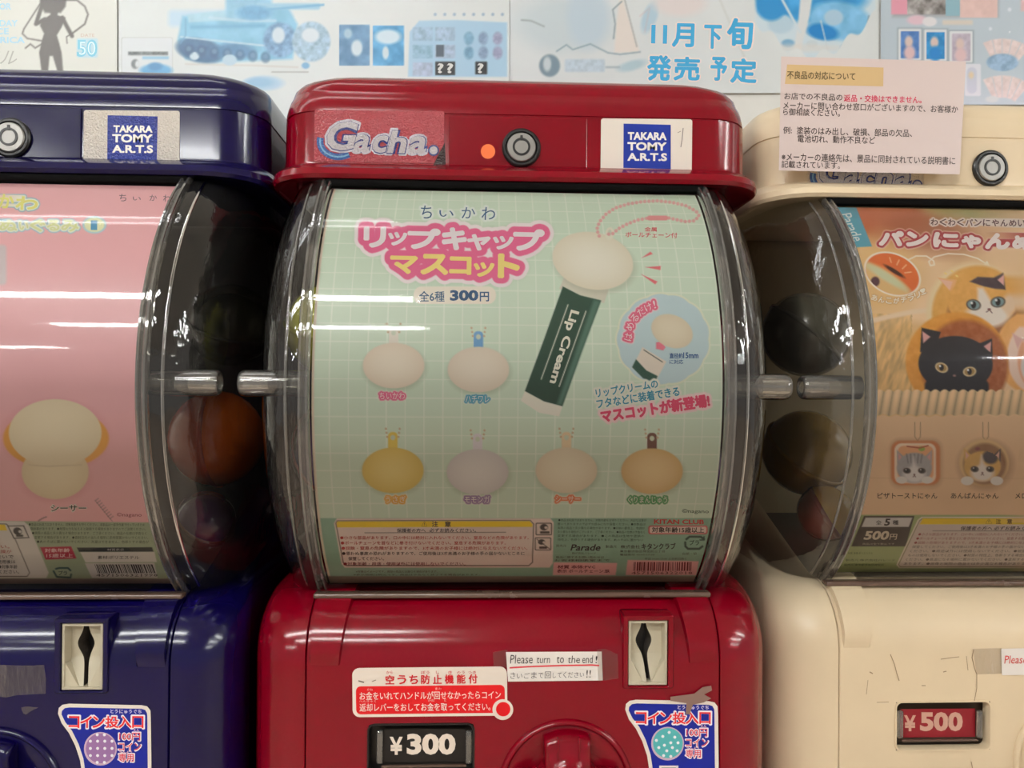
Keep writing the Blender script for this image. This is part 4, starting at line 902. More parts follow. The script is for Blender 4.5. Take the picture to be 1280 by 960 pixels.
# ---- white machine card
L3 = []
def paint_bread(p, X, S):
    C = p.C; x, y = p.X, p.Y
    C[:] = np.array((236, 190, 142))+(vnoise(x, y, 50, 21)-.5)[..., None]*40
    p.ell(1090, 262, 80, 40, (196, 92, 56), 10, 26, .95, noise=30, nsc=20); p.ell(1160, 290, 60, 26, (160, 84, 56), 8, 24, .8); p.ell(1172, 255, 26, 14, (176, 162, 92), 20, 14, .8); p.ell(1235, 262, 42, 14, (142, 146, 84), 0, 12, .8); p.ell(1275, 268, 30, 18, (230, 186, 140), 0, 12, .8)
    p.ell(1100, 345, 50, 50, (232, 178, 104), 0, 30, .7)
    # arrow line
    t = np.linspace(0, 1, 14)
    p.line([(1135, 325), (1145, 320), (1158, 320), (1167, 326), (1168, 331), (1163, 332), (1161, 327), (1168, 321), (1185, 317), (1205, 318), (1222, 323), (1235, 331)], 1.6, (246, 232, 214)); p.poly([(1238, 334), (1229, 331), (1234, 326)], (246, 232, 214))
    # basket behind
    p.ell(1140, 470, 70, 68, (226, 176, 116), 0, 10)
    I = p._idx(1060, 392, 1140, 500); tex = np.clip(vnoise(x[I]*1.6+y[I]*.5, y[I]*.55, 7, 5, 2)*1.7-.35, 0, 1); C[I] = C[I]*.45+(np.array((212, 160, 92))[None]*(.72+.45*tex[:, None]))*.55
    p.line([(1086, 402), (1110, 396), (1140, 390), (1158, 388)], 6, (242, 206, 170), 3)
    # back bread and cat
    p.ell(1218, 390, 60, 62, (238, 206, 156), 0, 6); p.ell(1222, 392, 57, 60, (226, 156, 74), 0, 4, noise=24); p.ell(1228, 398, 44, 48, (150, 84, 48), 0, 6, noise=20)
    def cat(cx, cy, rx, ry, fur, face, ear, patch=None, eye=(86, 112, 116), eyr=7, dark=False, stripes=False):
        for sx in (-1, 1):
            ex = cx+sx*rx*.78; p.poly([(ex-sx*rx*.30, cy-ry*.62), (ex+sx*rx*.22, cy-ry*1.18), (ex+sx*rx*.20, cy-ry*.30)], patch if (patch and sx > 0) else fur, 1.4)
            p.poly([(ex-sx*rx*.10, cy-ry*.66), (ex+sx*rx*.15, cy-ry*1.02), (ex+sx*rx*.12, cy-ry*.45)], ear, 1.4)
        p.ell(cx, cy, rx, ry, fur, 0, 2, noise=16, nsc=5)
        if patch: p.ell(cx+rx*.42, cy-ry*.60, rx*.42, ry*.42, patch, 15, 3, clip=lambda a, b: (((a-cx)/rx)**2+((b-cy)/ry)**2 < 1.05)*1.)
        if stripes:
            for i in (-2, -1, 0, 1, 2): p.line([(cx+i*rx*.22, cy-ry*.9), (cx+i*rx*.18, cy-ry*.35)], rx*.08, tuple(np.array(fur)*.68), 1.5, .8)
        if not dark:
            p.ell(cx, cy+ry*.45, rx*.62, ry*.52, face, 0, 5); p.poly([(cx-rx*.05, cy-ry*.75), (cx-rx*.2, cy+ry*.3), (cx+rx*.2, cy+ry*.3)], face, 5)
        for sx in (-1, 1):
            ex, ey = cx+sx*rx*.42, cy+ry*.18
            p.ell(ex, ey, eyr*1.15, eyr*.85, (214, 186, 120) if dark else (70, 52, 46), sx*-10+20 if dark else 8, 1.4); p.ell(ex, ey, eyr*.92, eyr*.66, eye, 8, 1.2); p.ell(ex, ey, eyr*.46, eyr*.6, (22, 18, 20), 0, 1.2); p.ell(ex-eyr*.3, ey-eyr*.3, eyr*.18, eyr*.18, (230, 230, 230))
        if not dark: p.ell(cx, cy+ry*.42, eyr*.28, eyr*.2, (90, 50, 50)); p.line([(cx-eyr*.35, cy+ry*.58), (cx, cy+ry*.48), (cx+eyr*.35, cy+ry*.58)], .9, (96, 60, 54))
        else: p.ell(cx, cy+ry*.42, 2, 1.4, (120, 80, 78))
    def eyes(pts, er, iris, rim, pup=(22, 18, 20)):
        for ex, ey, an in pts: p.ell(ex, ey, er*1.25, er*.92, rim, an, 1.4); p.ell(ex, ey, er, er*.72, iris, an, 1.2); p.ell(ex, ey, er*.42, er*.6, pup, 0, 1.2); p.ell(ex-er*.3, ey-er*.3, er*.2, er*.2, (232, 232, 232))
    p.poly([(1172, 347), (1196, 350), (1190, 366)], (238, 168, 110), 1.6); p.poly([(1175, 349), (1191, 352), (1187, 363)], (240, 178, 152), 1.8)
    p.ell(1228, 377, 44, 31, (230, 158, 76), 0, 2, noise=20, nsc=5); p.poly([(1212, 352), (1222, 346), (1242, 347), (1254, 341), (1257, 362), (1244, 361), (1230, 358)], (66, 54, 60), 2, noise=20, nsc=4); p.poly([(1247, 350), (1255, 343), (1255, 357)], (226, 160, 156), 1.4)
    p.ell(1235, 394, 27, 15, (240, 222, 206), 0, 6); p.poly([(1222, 360), (1229, 360), (1246, 388), (1222, 388)], (238, 220, 204), 5); p.ell(1262, 380, 9, 12, (234, 196, 160), 0, 6)
    eyes(((1217, 381, 12), (1247.5, 377.5, -8)), 7.5, (112, 140, 144), (80, 62, 54)); p.line([(1233, 390), (1237, 387.5), (1240, 391)], 1.1, (90, 52, 50)); p.ell(1236.5, 386.6, 2.2, 1.4, (120, 66, 62))
    for a, b_ in ((1182, 342), (1190, 339), (1196, 345)): p.ell(a, b_, 2, 1.2, (244, 206, 120), 30)
    # right bread
    p.ell(1290, 440, 46, 52, (236, 160, 84), 0, 3, noise=20); p.ell(1296, 446, 37, 46, (240, 200, 178), 0, 3); p.ell(1300, 450, 28, 40, (230, 150, 110), 0, 3); p.poly([(1265, 416), (1278, 424), (1272, 436)], (222, 160, 150), 2); p.ell(1296, 458, 20, 24, (224, 208, 202), 0, 3)
    # front bread with black cat
    p.ell(1196, 452, 64, 62, (222, 138, 48), 0, 3, noise=26); p.ell(1206, 458, 54, 58, (156, 76, 38), 0, 6, noise=34, nsc=6)
    B = (26, 24, 30); p.poly([(1152, 409.5), (1176, 415), (1168, 440), (1150, 440)], B, 1.6); p.poly([(1153, 414), (1163, 421), (1154, 429)], (214, 146, 142), 1.6); p.poly([(1222, 430), (1240, 423), (1241, 448), (1226, 446)], B, 1.6); p.poly([(1228, 434), (1239, 427), (1238, 440)], (214, 146, 142), 1.6)
    p.ell(1194.5, 455, 46.5, 35, B, 3, 1.6, noise=8); p.rect(1156, 474, 1236, 500, B, 8, soft=3)
    eyes(((1177, 459.5, 22), (1212, 464.5, -8)), 6.6, (150, 112, 60), (222, 190, 140)); p.ell(1193, 469.5, 2, 1.4, (130, 90, 86))
    # basket rim, woven
    I = p._idx(1060, 484, 1300, 521)
    u = (x[I]+.18*(y[I]-500)+3*vnoise(x[I], y[I]*0, 30, 2)) % 11.5; prof_ = np.sin(u/11.5*math.pi)**.6; top = 489-3*np.abs(np.sin(x[I]*.27)); a = np.clip((y[I]-top)/1.5, 0, 1)*np.clip((519.5+1.2*np.sin(x[I]*.38)-y[I])/1.5, 0, 1)
    shade = (.66+.36*prof_)*(1.0-.10*np.clip((y[I]-495)/20, 0, 1)); c = np.array((246, 202, 150))[None]*shade[:, None]; C[I] = C[I]*(1-a[:, None])+c*a[:, None]
    I = p._idx(1060, 519, 1300, 760); a = np.clip((y[I]-(519.5+1.2*np.sin(x[I]*.38)))/1.2, 0, 1)[:, None]; C[I] = C[I]*(1-a)+(np.array((232, 186, 142))[None]+(vnoise(x[I], y[I], 60, 12)-.5)[:, None]*10)*a
    p.line([(1083, 597.5), (1290, 598)], .8, (206, 160, 120), 1.5, .6)
    # two small key charms
    for cx in (1147, 1232): p.line([(cx-3.5, 528), (cx-3.5, 546), (cx, 551)], .9, (150, 112, 84)); p.line([(cx+3.5, 528), (cx+3.5, 546), (cx, 551)], .9, (150, 112, 84))
    p.rect(1113, 549, 1177, 609, (180, 130, 96), 12, soft=8, alpha=.7); p.poly(rr(1114, 551, 1175, 606, 11), (206, 112, 66), 3); p.poly(rr(1118, 554, 1170, 604, 9), (244, 216, 190), 2); p.poly(rr(1122, 557, 1167, 600, 8), (232, 160, 112), 2); p.ell(1152, 561, 4, 3, (140, 170, 70)); p.line([(1134, 558), (1150, 560), (1160, 557)], 1.6, (170, 70, 50))
    cat(1143, 585, 22, 19, (160, 154, 158), (226, 218, 216), (218, 150, 150), None, (46, 44, 50), 4.2, False, True); p.ell(1127, 600, 7, 4.5, (228, 220, 214)); p.ell(1159, 600, 7, 4.5, (228, 220, 214))
    p.ell(1232, 581, 35, 32, (176, 126, 92), 0, 9, .7); p.ell(1230, 578, 31, 29, (222, 178, 122), 0, 3); p.ell(1231, 580, 27, 26, (146, 100, 70), 0, 4, noise=14)
    cat(1228, 583, 23, 19, (212, 158, 84), (232, 218, 208), (226, 170, 150), (58, 52, 60), (52, 46, 48), 4.4); p.ell(1209, 601, 8, 5.5, (230, 220, 212)); p.ell(1246, 601, 8, 5.5, (230, 220, 212)); p.ell(1222, 561, 3, 2, (120, 60, 66), 0, 2)
    p.ell(1290, 580, 14, 28, (150, 110, 84), 0, 8, .5)
    # green strip, price plate, caution box
    I = p._idx(1040, 638, 1300, 760); a = np.clip((y[I]-643)/1.2, 0, 1)[:, None]; C[I] = C[I]*(1-a)+np.array((150, 164, 106))*a
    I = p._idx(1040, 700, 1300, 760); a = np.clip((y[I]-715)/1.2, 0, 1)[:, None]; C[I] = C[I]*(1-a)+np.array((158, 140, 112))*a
    p.poly([(1080, 645), (1143, 645), (1132, 683), (1064, 683)], (58, 48, 42)); p.poly([(1082, 647), (1140.5, 647), (1136, 658.6), (1077, 658.6)], (206, 200, 198))
    p.poly([(1152, 646), (1300, 646), (1300, 710), (1124, 710), (1120.5, 706), (1147, 650)], (236, 222, 206), 1.2); p.poly([(1153, 647.6), (1300, 647.6), (1300, 709), (1125, 709), (1122.5, 705.5), (1149, 650.5)], (130, 120, 84), 1.2); p.poly([(1153.5, 648.5), (1300, 648.5), (1300, 708), (1125.5, 708), (1123.8, 705.5), (1149.5, 651.5)], (214, 196, 186), 1)
    p.poly([(1153.5, 648), (1300, 648), (1300, 655.4), (1149.5, 655.4)], (238, 196, 26))
    p.line([(1166, 663.5), (1300, 663.5)], .7, (110, 96, 90))
    # magnifier picture
    p.ell(1115.5, 342.5, 37, 26, (246, 232, 216), 24, 1.4); p.ell(1115.5, 342.5, 34.8, 24, (224, 96, 46), 24, 1.2)
    inside = lambda a, b_: (((((a-1115.5)*math.cos(.419)+(b_-342.5)*math.sin(.419))/34.8)**2+((-(a-1115.5)*math.sin(.419)+(b_-342.5)*math.cos(.419))/24)**2) < 1)*1.
    p.ell(1100, 356, 46, 20, (226, 176, 110), 32, 5, clip=inside); p.ell(1108, 346, 30, 5, (206, 206, 160), 32, 4, clip=inside); p.ell(1118, 339, 14, 2.4, (60, 34, 30), 32, 1.5, clip=inside); p.ell(1094, 352, 5.5, 6, (70, 40, 50), 0, 2, clip=inside)
    for a in ((1112, 322, 1114, 328), (1124, 325, 1121, 331), (1133, 331, 1128, 336), (1139, 340, 1131, 341)): p.line([(a[0], a[1]), (a[2], a[3])], 1.2, (246, 190, 150))
    # side tag
    p.poly([(1034, 254), (1069, 256), (1090, 308), (1060, 310)], (78, 152, 176), 1.2)
    # title outlines
    sg = [glyph(L3, 'title_lettering', c, b_, (248, 234, 232), 2, .085, 2) for c, b_ in (('パ', (1100, 290, 1128, 306)), ('ン', (1134, 291, 1159, 307)), ('に', (1168, 292, 1197, 308)), ('ゃ', (1203, 295, 1225, 309)), ('ん', (1233, 293, 1261, 310)), ('め', (1267, 295, 1292, 311)))]
    for r, col in ((5.2, (240, 206, 180)), (4.2, (168, 46, 54))):
        for q in sg: p.stroke(q, r, col, 1.4)
    sg = [glyph(L3, 'subtitle_lettering', c, (1163.5+i*10.9, 273.4+i*.15, 1172.3+i*10.9, 281.6+i*.15), (96, 44, 48), 2, .02, 1, 2) for i, c in enumerate('わくわくパンにゃんめい')]
    for q in sg: p.stroke(q, 2, (240, 220, 212))
    for i, c in enumerate('あんこがチラリ!'):
        a = math.radians(118-i*11.2); x_, y_ = 1115+40*math.cos(a)*1.0, 341+29*math.sin(a)*1.1+3
        q = glyph(L3, 'small_lettering', c, (x_-3.6+(-2+i)*1.6, y_-3.6, x_+3.6+(-2+i)*1.6, y_+3.6), (246, 234, 218), 2, .02, 14-i*5, 2); p.stroke(q, 1.2, (196, 140, 90), alpha=.5)
card_w, SWH = card(*MW, paint_bread, (232, 186, 142), 'peach curved card with cats in bread rolls in the white machine', (1020, 1300))
k = Ink(SWH, card_w); flush(k, L3)
k.text('tag_lettering', 'Parade', (1065-19, 284-6.5, 1065+19, 284+6.5), (228, 234, 232), 2, .01, 64, 3, .3)
k.text('name_lettering', 'ピザトーストにゃん', (1097, 616, 1171.5, 623.5), (66, 44, 38), 2, .015, 0, 2); k.text('name_lettering', 'あんぱんにゃん', (1188.5, 616, 1248, 623.5), (66, 44, 38), 2, .015, 0, 2); k.text('name_lettering', 'メロンパンにゃん', (1269, 616, 1334, 623.5), (66, 44, 38), 2, .015, 0, 2)
k.text('plate_lettering', '全', (1095, 650.5, 1102, 656), (66, 58, 54), 2, .02, 0, 1); k.text('plate_lettering', '5', (1106, 648.5, 1112.5, 657), (66, 58, 54), 2, .05, 0, 2, .2); k.text('plate_lettering', '種', (1116, 650.5, 1123, 656), (66, 58, 54), 2, .02, 0, 1)
k.text('plate_lettering', '500', (1081, 664, 1111, 674.5), (220, 206, 186), 2, .05, 0, 3, .3); k.text('plate_lettering', '円', (1112.5, 667.5, 1121, 674.5), (220, 206, 186), 2, .02, 0, 2, .2)
k.text('caution_lettering', '⚠', (1232, 648.6, 1240, 654.8), (110, 80, 30), 2, 0, 0, 1); k.text('caution_lettering', '注', (1245, 648.8, 1251, 654.8), (110, 80, 30), 2, .03, 0, 1); k.text('caution_lettering', '意', (1259, 648.8, 1265, 654.8), (110, 80, 30), 2, .03, 0, 1)
k.text('caution_lettering', '保護者の方へ 必ずお読みください。', (1201, 657.8, 1305, 662.8), (76, 66, 70), 2, .02, 0, 1, .3)
for i, st in enumerate(('●小さな部品があります。口の中には絶対に入れないでください。窒息など', '●ボールチェーンを首などに巻き付けないでください。窒息する危険があり', '●誤飲の危険がありますので、3才未満のお子様には絶対に与えないで', '保管してください。ご使用後は3才未満のお子様の手の届かないところ', 'ください。●用途以外には使用しないでください。●破損した', 'ものは使用しないでください。●材質の特性上、色移りする場合があり', 'ください。●高温になる場所に置かないでください。●変形する恐れ', 'あります。●画像と実際の商品とは多少異なる場合があります。')):
    y = 666+i*5.25; k.text('fine_print', st, (1148-i*2.6, y, 1300-i*1.5, y+3.6), (170, 92, 92) if i < 3 else (116, 100, 94), 2, 0, 0, 1, .3)
for i, (st, x0, x1) in enumerate((('材質 本体:ポリエステル', 1060, 1091), ('製造元:株式会社パレード', 1057, 1119), ('発売元:東京都渋谷区神宮前', 1055, 1105))):
    y = 690+[0, 8.6, 14.6][i]; k.text('fine_print', st, (x0, y, x1, y+3), (70, 92, 60), 2, 0, 0, 1)
k.text('plate_lettering', '商品は全て税込です', (1078, 678.6, 1118, 681.2), (190, 178, 164), 2, 0, 0, 1); k.build()

# ------------------------------------------------------------------ notice card standing on the white machine
SN = Plane(.4985)
NQ = [(976.5, 70.5), (1207.5, 77), (1199.5, 218), (973.5, 213)]
N0 = SN.hit(*np.array(NQ).T, off=0); N1 = SN.hit(*np.array(NQ).T, off=-.0006)
nb = mk('notice_card', np.concatenate([N0, N1]), [[0, 1, 2, 3], [7, 6, 5, 4], [0, 4, 5, 1], [1, 5, 6, 2], [2, 6, 7, 3], [3, 7, 4, 0]], GLOSS, None, loc=N0[3], cols=np.tile(np.array((210, 194, 191.)), (8, 1)))
tag(nb, 'laminated pinkish notice card with Japanese text taped to the white machine', 'notice')
k = Ink(SN, nb, GLOSS)
k.poly('heading_bar', [(984, 80.5), (1104.5, 84.5), (1104, 108), (981, 105)], (206, 176, 128), 1)
K = (66, 56, 54)
def nt(st, x0, y0, x1, y1, col=K, b=.012, a=1.4): k.text('notice_lettering', st, (x0, y0, x1, y1), col, 2, b, a, 2)
nt('不良品の対応について', 984, 89.5, 1069, 99.5, (90, 76, 48), .02)
nt('お店での不良品の', 980.5, 116.5, 1053, 125.2); nt('返品・交換はできません。', 1055, 119.3, 1152, 128, (206, 62, 92), .025)
nt('メーカーに問い合わせ窓口がございますので、お客様か', 979, 129.3, 1197.5, 138.6); nt('ら御相談ください。', 979, 136, 1050, 145)
nt('例:', 979, 158.5, 990, 167); nt('塗装のはみ出し、破損、部品の欠品、', 996, 160, 1140, 169.6); nt('電池切れ、動作不良など', 997, 169.6, 1094, 179)
nt('※メーカーの連絡先は、景品に同封されている説明書に', 977, 193.5, 1194, 203.5); nt('記載されています。', 977, 201.5, 1050, 210.5)
k.build()

# ------------------------------------------------------------------ posters on the wall behind
def poster(pts, paintfn, base, label, d=0., n=None, nm='poster'):
    S = Plane(.848-d); (x0, y0), (x1, y1) = pts; st = 1.2
    xs = np.arange(x0, x1+st, st); ys = np.arange(y0, y1+st, st); Y, X = np.meshgrid(ys, xs, indexing='ij')
    P = S.hit(X.ravel(), Y.ravel()); p = Paint(X, Y, base); paintfn(p); p.C *= np.array((.905, .925, .945))
    o = mk(nm, P, grid_faces(*X.shape)[:, ::-1], INK, None, loc=S.hit([(x0+x1)/2], [y1])[0], cols=p.C.reshape(-1, 3)); tag(o, label, 'poster'); return o, S
def soft_noise(p, amp, sc, seed): p.C += (vnoise(p.X, p.Y, sc, seed)-.5)[..., None]*amp
def paint_a(p):
    D = (104, 98, 94)
    p.ell(66, 2, 15, 14, D, 0, 2); p.poly([(50, -10), (84, -10), (82, 8), (76, 16), (56, 16), (50, 6)], D, 3); p.rect(63, 10, 72, 26, D, 2, soft=2)
    p.poly([(52, 26), (62, 19), (72, 19), (82, 22), (77, 34), (71, 44), (74, 54), (77, 66), (79, 90), (72, 90), (66, 70), (62, 70), (60, 90), (52, 90), (49, 66), (52, 52), (55, 42), (50, 32)], D, 2)
    p.line([(56, 24), (45, 30), (52, 8)], 5, D, 2); p.line([(78, 22), (83, 32), (90, 45)], 5, D, 2)
    p.line([(50, 5), (30, 36), (28, 42), (34, 48), (52, 51)], 1.6, D, 2); p.line([(80, 0), (96, 0), (106, 8), (110, 18), (106, 30), (90, 42)], 2, D, 2); p.line([(90, 42), (83, 46), (84, 54)], 1.4, D, 1.5); p.line([(52, 55), (44, 60), (38, 55), (32, 60)], 1.6, D, 2)
    p.rect(96, 48, 122, 72, (196, 224, 232), 2, soft=2)
p1, S1 = poster(((-60, -30), (146, 190)), paint_a, (229, 227, 216), 'cream wall poster with a dark standing figure silhouette')
k = Ink(S1, p1); k.text('poster_lettering', '50', (96.5, 50, 121, 70.5), (120, 192, 216), 2, .06); k.text('poster_lettering', '50', (99, 52, 119, 68.5), (214, 236, 240), 4, -.01)
k.text('poster_lettering', 'COLOR', (-22, 4, 14, 12), (160, 206, 226), 2, .02); k.text('poster_lettering', 'HOLIDAY', (-26, 25, 22, 33), (160, 206, 226), 2, .02); k.text('poster_lettering', 'ICE', (-8, 35, 11, 43), (160, 206, 226), 2, .02); k.text('poster_lettering', 'AMERICA', (-28, 46, 31, 54), (160, 206, 226), 2, .02)
k.text('poster_lettering', 'フル', (-18, 63, 22, 80), (168, 170, 164), 2, .0, 3, 2, .3); k.text('poster_lettering', 'DATE', (101, 42, 118, 46), (190, 170, 160), 2, 0); k.build()
def paint_b(p):
    soft_noise(p, 5, 40, 4); x, y = p.X, p.Y
    p.rect(210, 12, 366, 34, (196, 220, 234), 6, soft=6, alpha=.8)
    p.poly([(228, 20), (300, 14), (360, 10), (372, 30), (366, 74), (270, 78), (232, 74), (222, 50)], (140, 198, 224), 4, noise=34, nsc=14)
    p.poly([(234, 18), (330, 8), (338, 22), (236, 28)], (176, 214, 228), 3, noise=20); p.rect(282, -4, 340, 24, (150, 200, 224), 6, soft=5, noise=30); p.rect(320, 4, 400, 12, (160, 204, 224), 3, soft=3)
    p.ell(250, 63, 30, 15, (64, 108, 148), 12, 4, noise=24, nsc=6); p.ell(292, 64, 26, 10, (84, 136, 176), 0, 5, noise=24, nsc=6); p.ell(243, 70, 6, 5, (206, 222, 228), 0, 2); p.line([(240, 34), (330, 32)], 5, (110, 168, 204), 3, .7)
    for i in range(7): p.ell(236+i*16, 62+i*1.6, 6, 7, (46, 84, 122), 0, 3, .6); p.ell(236+i*16, 61+i*1.6, 3, 3, (120, 160, 190), 0, 2, .6)
    p.line([(226, 46), (262, 50), (340, 58)], 2, (220, 234, 240), 2, .8); p.line([(232, 24), (232, 44), (226, 54)], 2, (110, 160, 196), 2, .7); p.line([(262, 22), (300, 26), (344, 26)], 3, (206, 228, 238), 3, .7); p.ell(318, 16, 22, 9, (112, 170, 208), 0, 4, noise=30, nsc=5); p.line([(334, 12), (404, 6)], 3, (120, 176, 210), 2)
    p.ell(350, 50, 21, 22, (120, 160, 196), 0, 4, noise=80, nsc=5, seed=6); p.ell(389, 52, 24, 25, (170, 198, 216), 0, 3, noise=70, nsc=5, seed=7); p.ell(348, 44, 8, 10, (214, 226, 232), 0, 3); p.ell(388, 44, 11, 9, (222, 230, 234), 0, 3)
    p.line([(232, 80), (320, 82), (372, 84)], 2, (206, 196, 186), 2, .6); p.line([(340, 90), (385, 90)], 1.4, (150, 150, 146), 1.5, .7); p.ell(287, 75, 9, 7, (190, 214, 226), 0, 2); p.ell(382, 82, 5, 4, (130, 180, 214), 0, 2)
    p.rect(424, 31, 462, 82, (98, 146, 184), 1, noise=60, nsc=9, seed=3); p.rect(466, 32, 505, 82, (84, 164, 212), 1, noise=60, nsc=9, seed=5); p.ell(446, 60, 7, 10, (214, 228, 232), 0, 3); p.ell(435, 42, 5, 6, (170, 200, 216), 0, 3); p.ell(485, 46, 16, 9, (214, 232, 240), 0, 4); p.ell(482, 66, 4, 8, (214, 228, 232), 0, 2)
    p.poly([(524, 26), (570, 25), (634, 28), (634, 96), (510, 96), (512, 40)], (178, 210, 230), 2)
    R = random.Random(4)
    for r in range(3):
        for c in range(2): p.rect(516+c*28, 34+r*22, 541+c*28, 51+r*22, (R.randint(150, 190), 192, 214), 1, soft=2, noise=60, nsc=5, seed=r*2+c)
    p.rect(545, 56, 555, 71, (80, 92, 104), 1, soft=1.5); p.rect(544, 77, 569, 94, (44, 44, 46), 1, soft=1.5); p.rect(594, 77, 609, 93, (44, 46, 48), 1, soft=1.5)
    for r in range(2):
        for c in range(3): p.ell(586+c*18, 48+r*18, 6, 8, (126+20*c, 168, 196), 0, 3, noise=50, nsc=4)
    for i in range(8): p.ell(544+i*12, 18, 2, 2, (166, 186, 204), 0, 1.5)
    p.rect(151.5, 46.5, 216, 96, (206, 208, 204), 2); p.rect(152.8, 47.6, 215, 96, (226, 228, 228), 2)
    p.rect(160, 64.5, 210, 69, (110, 116, 116), 1, soft=2, noise=80, nsc=3); p.rect(178, 70.5, 211, 74, (150, 196, 220), 1, soft=2); p.ell(169, 80, 5, 6, (120, 124, 126), 0, 2); p.ell(172, 80, 3, 4.4, (224, 226, 226), 0, 2); p.ell(195, 88, 20, 8, (110, 176, 218), 0, 3); p.ell(194, 83, 9, 5, (90, 150, 196), 0, 3)
    p.ell(330, 104, 24, 9, (186, 212, 230), 0, 4); p.ell(324, 103, 18, 6, (160, 198, 224), 0, 4)
p2, S2_ = poster(((148.5, -30), (636, 200)), paint_b, (228, 230, 226), 'white and blue wall poster with a pale blue vehicle and small pictures', .001)
k = Ink(S2_, p2)
for x in (548.5, 560.5, 598.5): k.text('poster_lettering', '?', (x-2, 79, x+6, 91.5), (206, 206, 204), 2, .03)
k.build()
def paint_c(p):
    soft_noise(p, 10, 50, 14); x, y = p.X, p.Y
    p.ell(705, 30, 60, 34, (206, 216, 218), 0, 20, .9); p.ell(735, 20, 26, 40, (196, 212, 222), 0, 12, .8); p.poly([(776, -10), (782, 10), (800, 66), (768, 66), (770, 30)], (234, 222, 212), 4)
    p.line([(652, 25), (664, 26), (680, 33)], 2, (168, 176, 178), 2); p.line([(777, 2), (766, 12), (769, 30), (767, 48)], 1.8, (150, 164, 170), 2); p.line([(781, 0), (796, 58)], 1.4, (170, 172, 170), 2); p.line([(696, 64), (708, 56), (716, 62), (738, 55), (760, 66), (775, 68), (800, 65)], 1.8, (150, 170, 180), 2)
    p.ell(812, 22, 9, 20, (186, 210, 222), 20, 4); p.ell(850, 4, 32, 16, (232, 220, 216), 0, 8); p.ell(790, 82, 18, 6, (184, 206, 214), -15, 4)
    p.ell(687, 82, 13, 14, (128, 148, 160), 0, 3); p.ell(684, 80, 5, 9, (206, 214, 216), 0, 3); p.rect(706, 74, 756, 90, (196, 210, 220), 2, soft=3, noise=30, nsc=4); p.line([(800, 20), (812, 10), (806, 40)], 1, (220, 180, 180), 3, .5)
    p.line([(758, 84), (774, 84)], 3, (160, 176, 186), 2, .6)
    p.line([(900, 0), (930, 70)], 2, (206, 206, 200), 3, .6)
def paint_e(p):
    x, y = p.X, p.Y
    I = p._idx(925, -40, 1100, 90)
    p.ell(1010, -8, 76, 36, (70, 160, 218), 0, 8, noise=70, nsc=22, seed=11); p.ell(1050, 26, 40, 24, (128, 190, 228), 10, 6, noise=50, nsc=16, seed=12); p.ell(1028, 40, 20, 10, (44, 136, 204), 10, 4); p.ell(976, 30, 16, 12, (190, 212, 224), 0, 4); p.ell(965, 4, 20, 22, (60, 150, 210), 20, 5)
    p.poly([(1002, -20), (1018, -20), (1012, 20), (1000, 66), (992, 66), (998, 24)], (224, 224, 222), 3); p.line([(978, 0), (1000, 40)], 3, (214, 224, 228), 2); p.line([(1026, 26), (1036, 68)], 1.5, (206, 216, 222), 2); p.ell(1042, 22, 12, 10, (180, 208, 226), 0, 3); p.ell(1015, 55, 7, 5, (206, 216, 220), 0, 2); p.ell(985, 54, 8, 5, (130, 176, 208), 0, 2.5); p.ell(1060, 60, 10, 7, (166, 202, 222), 0, 2.5)
    p.ell(1000, 60, 60, 5, (230, 218, 208), 0, 4, .5)
    p.line([(1086, 20), (1082, 46), (1070, 58), (1088, 62)], 1.6, (130, 150, 164), 2)
def paint_ce(p):
    paint_c(p); q = Paint(p.X, p.Y, (210, 224, 230)); paint_e(q)
    edge = np.clip((p.Y-(20+48*np.sin((p.X-940)/150*math.pi)+6*np.sin(p.X*.2)))/3, 0, 1)*1.
    m = (1-edge)*np.clip((p.X-942)/5, 0, 1)*np.clip((1096-p.X)/3, 0, 1); p.C[:] = p.C*(1-m[..., None])+q.C*m[..., None]
p3, S3 = poster(((637.5, -30), (1098, 116)), paint_ce, (224, 226, 224), 'pale wall poster with blue release date lettering and a blue flowing dress', .0005)
k = Ink(S3, p3); BL = (70, 164, 212)
for c, b_ in (('11', (814, 31, 834, 54.5)), ('月', (841, 30, 867, 58)), ('下', (881, 32, 901, 60)), ('旬', (910, 24, 940, 60)), ('発', (810, 70, 838, 100)), ('売', (843, 72, 874, 100)), ('予', (889, 72, 908, 100)), ('定', (914, 74, 945, 103))):
    k.text('release_lettering', c, b_, (226, 214, 210), 2, .1, 1.5, 2); k.text('release_lettering', c, b_, BL, 4, .04, 1.5, 2)
k.build()
